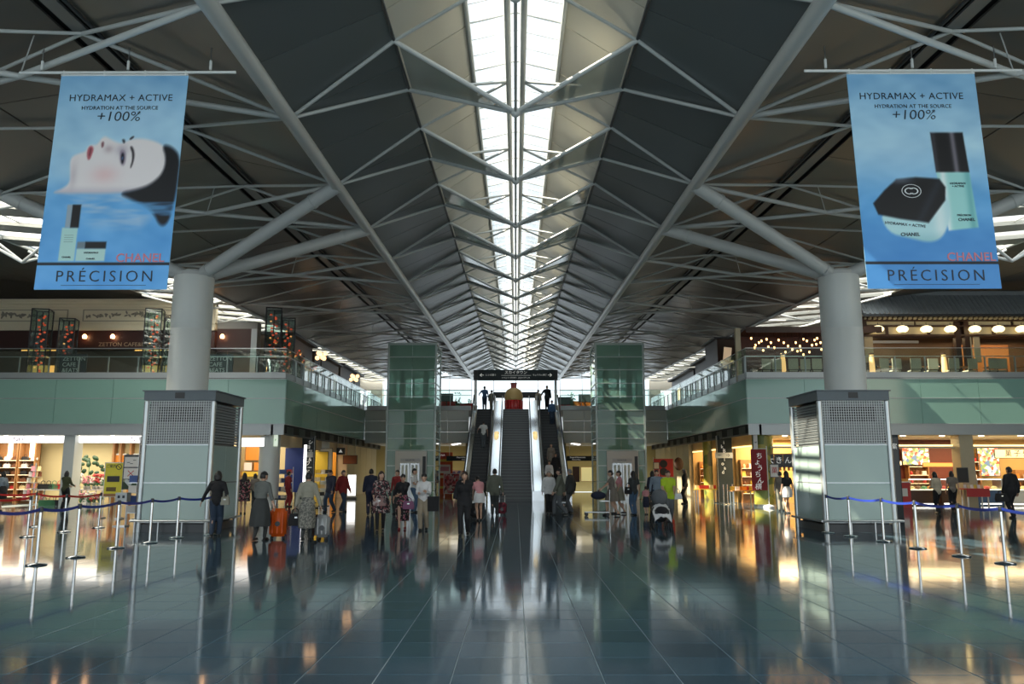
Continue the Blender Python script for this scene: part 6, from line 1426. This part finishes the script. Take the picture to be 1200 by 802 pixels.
def suitcase(label, loc, m, w=.42, h=.62, d=.26, rz=0, handle=.40, hm_=None):
    t = thing('suitcase', label, 'suitcase', loc, rz)
    b = bmesh.new(); bmesh.ops.create_cube(b, size=1); bmesh.ops.scale(b, vec=(w, d, h), verts=b.verts); bmesh.ops.bevel(b, geom=b.edges[:], offset=.055, segments=3, affect='EDGES'); bmesh.ops.translate(b, vec=(0, 0, h / 2 + .06), verts=b.verts)
    me = bpy.data.meshes.new('shell'); b.to_mesh(me); b.free(); me.materials.append(m); me.polygons.foreach_set('use_smooth', [True] * len(me.polygons)); put('shell', me, t)
    for q in (-.22, 0, .22): B('shell_rib', m, t, q * w * 1.3 - .012, q * w * 1.3 + .012, -d / 2 - .008, d / 2 + .008, .14, h - .02)
    B('seam', M_dark, t, -w / 2 - .003, w / 2 + .003, -.008, .008, .10, h + .02)
    for a in (-1, 1):
        for c in (-1, 1): MB().cyl((a * (w / 2 - .06) - .015, c * (d / 2 - .05), .035), (a * (w / 2 - .06) + .015, c * (d / 2 - .05), .035), .035, n=12).build('wheel', M_black, t, True)
        bar('trolley_tube', (a * .11, d * .3, h), (a * .11, d * .3, h + .06 + handle), .009, M_steel, t, 8)
    MB().cyl((-.13, d * .3, h + .06 + handle), (.13, d * .3, h + .06 + handle), .016).build('handle_grip', M_black, t, True)
    MB().cyl((0, -d / 2 - .012, h * .55), (0, -d / 2 - .002, h * .55), .06, n=16).build('lock_badge', M_dark, t, True)
    return t
C = dict(black=pm('black_cloth', (.012, .012, .014)), navy=pm('navy_cloth', (.015, .02, .045)), denim=pm('dark_denim', (.03, .05, .085)), jeans=pm('blue_denim', (.07, .13, .22)), grey=pm('grey_cardigan', (.13, .14, .13)), dgrey=pm('charcoal_cloth', (.04, .045, .045)), beige=pm('beige_jacket', (.30, .29, .23)), white=pm('white_cloth', (.68, .68, .68)), cream=pm('cream_shirt', (.52, .45, .33)), lime=pm('lime_green_shirt', (.42, .58, .02)), olive=pm('olive_grey_jacket', (.12, .13, .10)), taupe=pm('taupe_dress', (.20, .17, .14)), pink=pm('pink_cloth', (.62, .28, .30)), red=pm('dark_red_cloth_shirt', (.25, .02, .02)), blue=pm('steel_blue_shirt', (.07, .15, .30)), bgrey=pm('blue_grey_shirt', (.22, .28, .34)), khaki=pm('khaki_trousers', (.30, .25, .18)), gtrous=pm('grey_trousers', (.10, .11, .12)), green=pm('dark_green_top', (.06, .07, .03)))
P_flor = print_mat('dark_floral_print', [(.015, .012, .015), (.02, .015, .02), (.20, .06, .07), (.015, .012, .015), (.35, .28, .26), (.02, .02, .02)], 26); P_rose = print_mat('rose_print', [(.012, .012, .012), (.015, .012, .015), (.015, .012, .012), (.40, .12, .16), (.02, .02, .02), (.30, .25, .22)], 24); P_grey = print_mat('grey_leaf_print', [(.10, .10, .09), (.22, .21, .18), (.15, .15, .13), (.28, .27, .23)], 34)
def FP(px, py): return fl(px, py)
def FYP(px, Y, z=0): return Vector((gx(px, Y), Y, z))
# -- left group in the hall
P1 = person('woman in black top and dark jeans by the left kiosk, one hand on the belt', FP(251, 629), 10, 1.62, .18, top=C['black'], bm=C['denim'], hair='bob', hands=((-.42, .10, .80), (.20, .16, 1.02)), turn=-.3, vox=.018)
handbag('pale shoulder bag of the woman in black beside the left kiosk', Vector(P1[0].location) + Vector((.22, -.02, 1.18)), C['beige'], .2, .2, .14)
P2 = person('woman in grey cardigan and long charcoal skirt pulling the orange suitcase', FP(303, 634), -12, 1.62, .22, lean=.12, top=C['grey'], bottom='skirt', bm=C['dgrey'], hem=.34, hair='short', sleeve='three', hands=((-.10, .30, 1.05), (.34, .02, .80)), turn=-.35, vox=.018, tights=C['dgrey'])
sc1 = FP(325, 632); suitcase('bright orange hard-shell suitcase between the two women walking away', sc1, mat('orange_shell', (.80, .12, .01), .35), .40, .66, .26, .1, .22)
P3 = person('woman in beige jacket and long grey patterned skirt walking away', FP(358, 634), 4, 1.60, .18, lean=.10, top=C['beige'], bottom='slim', bm=P_grey, hem=.30, hair='short', wide=1.0, coat=.008, hands=((-.30, .0, .72), (.32, .05, .80)), turn=-.2, vox=.018, tights=C['dgrey'])
handbag('black handbag carried by the woman in the beige jacket', hand_world(P3, 0), C['black'], .30, .28, .10, .5)
suitcase('silver grey suitcase at the right of the woman in the beige jacket', FP(377, 633), mat('silver_shell', (.36, .37, .37), .4, .3), .34, .52, .24, .1, .20)
suitcase('brown suitcase half hidden behind the silver grey one', FP(370, 631), mat('brown_shell', (.08, .04, .03), .5), .30, .50, .22, 0, .15)
P4 = person('woman in dark floral dress walking to the camera, left of centre', FP(445, 624), 188, 1.62, .25, top=P_flor, bottom='dress', bm=P_flor, hem=.52, hair='bob', hm=HAIRD, sleeve='three', hands=((-.26, .14, .86), (.18, .24, .92)), turn=.35, vox=.018, tights=C['black'])
handbag('small patterned handbag held by the woman in the floral dress', Vector(P4[0].location) + Vector((.02, -.30, 1.03)), print_mat('bag_print', [(.25, .15, .14), (.45, .38, .36), (.1, .08, .08)], 12), .32, .2, .06)
P5 = person('woman in black top and rose print skirt in the walking trio', FP(471, 621), 183, 1.55, .22, top=C['black'], bottom='slim', bm=P_rose, hem=.26, hair='short', sleeve='three', hands=((.10, .26, 1.02), (.26, .14, .88)), nod=.6, vox=.018, shoe=C['red'])
handbag('round purple handbag with silver ring, carried by the woman in the rose print skirt', hand_world(P5, 0) + Vector((.28, 0, -.02)), mat('purple_leather', (.16, .02, .10), .4), .30, .22, .08)
P6 = person('woman in open white jacket and beige trousers, walking to the camera', FP(496, 622), 178, 1.58, .25, top=C['white'], bm=C['khaki'], hair='up', hands=((-.10, .26, 1.10), (.12, .26, 1.06)), nod=.7, vox=.018)
b6 = thing('shopping_bag', 'black paper shopping bag on the arm of the woman in the white jacket', 'bag', Vector(P6[0].location) + Vector((.27, -.06, .52))); MB().prism([(-.15, -.06, 0), (.15, -.06, 0), (.16, -.07, .40), (-.16, -.07, .40)], (0, .13, 0)).build('bag_body', C['black'], b6); MB().tube([(-.08, 0, .4), (-.05, 0, .55), (.05, 0, .55), (.08, 0, .4)], .006, 6).build('strap', C['black'], b6)
P7 = person('woman all in black with one hand raised to her face, walking to the camera', FP(544, 628), 176, 1.62, .35, top=C['black'], bm=C['black'], hair='bob', sleeve='three', coat=.02, hands=((.0, .22, 1.38), (.27, .05, .84)), hm=HAIRD, vox=.018)
P8 = person('person bending forward, white shirt round the waist over a pink top, near the escalator', FYP(562, 26.8), 15, 1.55, .15, lean=.55, top=C['pink'], bottom='slim', bm=C['white'], hem=.62, hair='short', sleeve='short', hands=((-.15, .45, .72), (.2, .45, .75)))
suitcase('small black suitcase in front of the bending person', FYP(558, 27.3), C['black'], .36, .48, .24, 0, .2)
P9 = person('man in olive grey jacket walking to the stairs with the plaid case', FP(579.5, 604.5), 0, 1.70, .12, fem=False, top=C['olive'], bm=C['dgrey'], hair='short', coat=.015, hands=(None, (.30, -.05, .78)))
suitcase('red plaid trolley case behind the man in the olive jacket', FP(588, 604), print_mat('red_plaid', [(.25, .03, .05), (.35, .06, .08), (.08, .02, .03)], 9), .36, .40, .24, 0, .28)
# -- behind the left group
person('man in dark red top standing behind the rose skirt woman', FYP(466, 31), 165, 1.66, .1, fem=False, top=C['red'], bm=C['dgrey'], hair='short')
person('man in white shirt and blue jeans facing right before the left elevator', FYP(485, 32), 260, 1.72, .15, fem=False, top=C['white'], bm=C['jeans'], hair='short', sleeve='short', hands=((-.1, .35, 1.1), (.1, .3, 1.05)))
person('man in navy suit walking away behind the floral dress woman', FYP(435, 30), 10, 1.70, .25, fem=False, top=C['navy'], bm=C['navy'], hair='short', coat=.015)
person('dark dressed man with head bowed at the yellow shop front, left', FYP(388, 32), 150, 1.68, .35, fem=False, top=C['navy'], bm=C['denim'], hair='short', nod=.5, coat=.015)
person('person in dark red jacket walking right past the yellow shop', FYP(402, 32.5), 235, 1.66, .35, fem=False, top=C['red'], bm=C['denim'], hair='short', coat=.015)
person('woman in black dress at the corner shop, behind the left kiosk edge', FYP(286.5, 31), 20, 1.55, .1, top=P_rose, bottom='dress', bm=P_rose, hem=.5, hair='long')
person('shopper in brown at the corner shop counter, seen from behind', FYP(299, 36.4), 5, 1.50, 0, top=C['taupe'], bm=C['dgrey'], hair='bob')
person('person in dark red at the blue panel shop, left of the nave', FYP(338, 37), 320, 1.6, .1, top=C['red'], bm=C['red'], hair='short')
person('shop visitor in dark green top behind the red belt at far left', FYP(77, 34), 350, 1.62, .05, top=C['green'], bm=C['black'], hair='bob', hands=((-.1, .35, 1.0), (.15, .35, 1.0)))
person('woman in pale top and black skirt at the far left edge', FYP(3, 33), 80, 1.60, .1, top=C['bgrey'], bottom='slim', bm=C['black'], hem=.5, hair='bob')
# -- right of the stairs
person('man in white shirt and dark trousers at the foot of the right escalator', FYP(643, 31), 185, 1.62, .1, fem=False, top=C['white'], bm=C['black'], hair='short', hm=HAIRG, coat=.01)
person('man in olive suit stepping left at the foot of the right escalator', FYP(656, 30), 80, 1.72, .45, fem=False, top=C['olive'], bm=C['gtrous'], hair='short', coat=.018)
person('man in dark grey coat right of the olive suited man', FYP(668, 31.5), 60, 1.70, .2, fem=False, top=C['dgrey'], bm=C['gtrous'], hair='short', hm=HAIRG, coat=.018)
person('woman in taupe dress walking left before the right elevator, nearer one', FYP(717, 29.7), 92, 1.66, .40, top=C['taupe'], bottom='dress', bm=C['taupe'], hem=.52, hair='short', sleeve='short', hands=((-.1, .42, .95), (.1, .40, .95)), lean=.06)
person('woman in pink top and pale trousers half behind the taupe dress woman', FYP(725.5, 31), 95, 1.64, .35, top=C['pink'], bottom='slim', bm=C['beige'], hem=.5, hair='short', sleeve='short')
lc = thing('luggage_cart', 'low steel luggage cart pushed by the woman in the taupe dress', 'cart', FYP(699, 29.6), math.radians(90))
for x in (-.22, .22): MB().tube([(x, -.45, .95), (x, -.42, .16), (x, .45, .12)], .016, 8).build('frame_tube', M_chrome, lc, True)
B('cart_deck', M_steel, lc, -.24, .24, -.42, .45, .13, .15); bar('push_bar', (-.25, -.45, .95), (.25, -.45, .95), .02, M_rubber, lc)
for x in (-.2, .2):
    for y in (-.36, .4): MB().cyl((x - .02, y, .06), (x + .02, y, .06), .06, n=14).build('wheel', M_black, lc, True)
nb = thing('travel_bag', 'navy travel bag on the handle basket of the luggage cart', 'bag', FYP(700.5, 29.6, .58), 1.57); MB().ell((0, 0, .15), (.15, .28, .15), 14, 9).build('bag_body', C['navy'], nb, True); MB().tube([(-.1, 0, .2), (-.06, 0, .34), (.06, 0, .34), (.1, 0, .2)], .012).build('strap', C['black'], nb)
B('basket', M_steel, lc, -.2, .2, -.44, -.1, .52, .55)
person('woman in grey top and blue jeans with long hair before the right elevator', FYP(742, 30), 20, 1.62, .1, top=C['dgrey'], bm=C['jeans'], hair='long', sleeve='short')
handbag('black shoulder bag of the long haired woman in blue jeans', FYP(735.5, 29.9, 1.22), C['black'], .26, .26, .12)
person('small child in pink top and navy shorts walking away', FYP(756, 30.5), 5, 1.05, .15, top=C['pink'], bottom='slim', bm=C['navy'], hem=.42, hair='short', sleeve='short', vox=.024)
person('man in blue grey shirt behind the stroller', FYP(769, 30.5), 170, 1.66, .1, fem=False, top=C['bgrey'], bm=C['denim'], hair='short')
person('person in dark top farther back between child and lime shirt', FYP(764, 34), 0, 1.62, .1, top=C['navy'], bm=C['black'], hair='bob')
P10 = person('person in lime green shirt pushing the stroller', FP(784, 613), 184, 1.64, .2, fem=False, top=C['lime'], bm=C['gtrous'], hair='short', hm=HAIRD, sleeve='short', coat=.012, hands=((-.10, .36, .98), (.20, .36, .98)), vox=.018)
handbag('white and grey shoulder bag at the hip of the person in lime green', Vector(P10[0].location) + Vector((.30, -.02, 1.1)), C['white'], .22, .18, .12)
strl = thing('stroller', 'dark stroller with white blanket in front of the lime green shirt', 'stroller', FP(775, 620) + Vector((0, .1, 0)), PI)
for x in (-.22, .22):
    MB().tube([(x, -.45, 1.0), (x, -.2, .55), (x, .35, .12)], .014).build('frame_tube', M_dark, strl, True); MB().tube([(x, .1, .6), (x, -.35, .1)], .014).build('frame_tube', M_dark, strl, True)
    for y in (-.36, .36):
        for dx in (-.035, .035): MB().cyl((x + dx - .012, y, .085), (x + dx + .012, y, .085), .085, n=16).build('wheel', M_black, strl, True)
bar('push_bar', (-.23, -.45, 1.0), (.23, -.45, 1.0), .018, M_rubber, strl)
MB().prism([(-.2, -.2, .62), (-.2, .28, .42), (-.2, .3, .48), (-.2, -.08, .66), (-.2, -.24, .95), (-.2, -.28, .93)], (.4, 0, 0)).build('seat', C['dgrey'], strl)
cp = MB(); cp.ell((0, -.12, .86), (.24, .26, .24), 16, 9); cp.build('canopy', C['gtrous'], strl, True)
bk = MB(); n = 14; g = []
for j in range(9):
    for i in range(n):
        u = i / (n - 1) * 2 - 1; q = j / 8
        g.append((.24 * u + .02 * math.sin(9 * q + 3 * u), -.02 + .38 * q + .03 * math.cos(5 * u), .70 - .12 * q - .26 * max(0, q - .55) * 2 - .14 * abs(u) ** 3 + .018 * math.sin(8 * u + 6 * q)))
bk.add(g, [(j * n + i, j * n + i + 1, (j + 1) * n + i + 1, (j + 1) * n + i) for j in range(8) for i in range(n - 1)]); bko = bk.build('white_blanket', C['white'], strl, 'all'); bko.modifiers.new('thick', 'SOLIDIFY').thickness = .02
MB().ell((0, .05, .3), (.18, .25, .12), 12, 8).build('under_basket', M_black, strl, True); MB().ell((0, .18, .50), (.19, .20, .13), 12, 8).build('foot_muff', C['black'], strl, True)
person('dark suited person standing at the right nave shop entrance', FYP(802, 40), 80, 1.72, .1, fem=False, top=C['black'], bm=C['black'], hair='long', coat=.02)
person('long haired woman in black top and white skirt at the noren shop', FYP(920.5, 31.5), 15, 1.62, .1, top=C['black'], bottom='slim', bm=C['white'], hem=.62, hair='long', sleeve='short')
person('companion half hidden left of the white skirted woman', FYP(913, 33), 340, 1.60, .1, top=C['taupe'], bm=C['beige'], hair='short')
person('shopper in cream shirt leaning at the dark deli counter', FYP(1095, 31), 10, 1.60, .3, lean=.12, top=C['cream'], bm=C['black'], hair='bob', hands=((-.1, .3, 1.0), (.2, .25, .9)))
person('shopper in brown top right of the cream shirted one', FYP(1113, 33), 350, 1.62, .1, top=C['taupe'], bm=C['black'], hair='bob', sleeve='short')
P11 = person('man in black suit standing at the far right, seen from behind', FYP(1181, 28.2), 15, 1.76, .12, fem=False, top=C['black'], bm=C['black'], hair='short', coat=.022, vox=.02)
handbag('black briefcase at the left side of the man in the black suit', FYP(1169, 28, 1.0), C['black'], .40, .28, .08)
# -- on the escalators and upstairs
def esc(px, q): return Vector((gx(px, SY0 + L_ * q), SY0 + L_ * q, 0))
NEs = 29
def on_step(X, i): return Vector((X, SY0 + (i + .55) * L_ / NEs, (i + 1) * 5.8 / NEs + .004))
person('man in white shirt riding up the left escalator', on_step(-2.0, 14), 0, 1.68, 0, fem=False, top=C['white'], bm=C['gtrous'], hair='short', sleeve='short', hands=((-.38, .12, 1.0), None), lean=.05, vox=.03)
person('man in blue shirt stepping off at the top of the left escalator', Vector((-2.2, 55.9, 5.825)), 0, 1.70, .25, fem=False, top=C['blue'], bm=C['denim'], hair='short', vox=.03, hands=((-.40, .1, 1.0), None))
person('person in beige behind the blue shirted man upstairs', Vector((-1.75, 57.6, 5.79)), 0, 1.62, .1, top=C['beige'], bm=C['khaki'], hair='short', vox=.03)
person('man in dark jacket at the top of the right escalator', Vector((2.2, 56.0, 5.825)), 180, 1.74, .15, fem=False, top=C['dgrey'], bm=C['black'], hair='short', vox=.03, coat=.015, hands=(None, (.38, .1, 1.0)))
person('woman in pale pink top at the top of the right escalator', Vector((1.62, 57.4, 5.79)), 180, 1.62, .1, top=C['cream'], bm=C['khaki'], hair='short', vox=.03)
person('person in blue shirt standing high on the right escalator', on_step(2.38, 22), 180, 1.62, 0, top=C['blue'], bm=C['denim'], hair='short', vox=.03)
person('woman in dark clothes low on the right escalator', on_step(2.05, 7), 180, 1.60, 0, top=C['taupe'], bottom='slim', bm=C['taupe'], hem=.5, hair='bob', vox=.03)
person('woman in white top on the lowest steps of the right escalator', on_step(1.85, 2), 180, 1.58, 0, top=C['white'], bm=C['khaki'], hair='bob', vox=.03)
person('person in black above the lowest riders of the right escalator', on_step(2.25, 4), 180, 1.62, 0, top=C['black'], bm=C['black'], hair='bob', vox=.03, skin=SKIN2)
for i, (px, Y, c, lab) in enumerate(((425, 57.5, 'navy', 'visitor in navy at the upper left balustrade near the lit board'), (431, 60, 'black', 'visitor in black at the upper left balustrade, nearest the elevator'), (437, 61.6, 'bgrey', 'visitor in blue grey at the far end of the upper left floor'))): person(lab, FYP(px, Y, FZ), 90 + 30 * i, 1.65, .1, fem=i == 2, top=C[c], bm=C['dgrey'], hair='short', vox=.035)
for i, (px, c, lab) in enumerate(((1051, 'navy', 'diner in navy seated at the second terrace chair from the column'), (1106, 'black', 'diner in black seated left of the middle floor lantern'), (1029, 'dgrey', 'diner in grey seated behind the floor lantern at the column'))): person(lab, FYP(px, 38.6, FZ), 180, 1.62, 0, top=C[c], bm=C['black'], hair='bob', vox=.03, sit=True, hands=((-.15, .38, .78), (.15, .38, .78)))
for i, px in enumerate((1051, 1106, 1029)): 
    t = thing('terrace_stool', ['dark stool under the diner in navy', 'dark stool under the diner in black', 'dark stool under the diner in grey'][i], 'stool', FYP(px, 38.6, FZ)); B('seat', M_dwood, t, -.2, .2, -.2, .15, .34, .385); B('stool_leg', M_dark, t, -.05, .05, -.08, .02, 0, .34)
bpy.data.scenes.remove(WS)
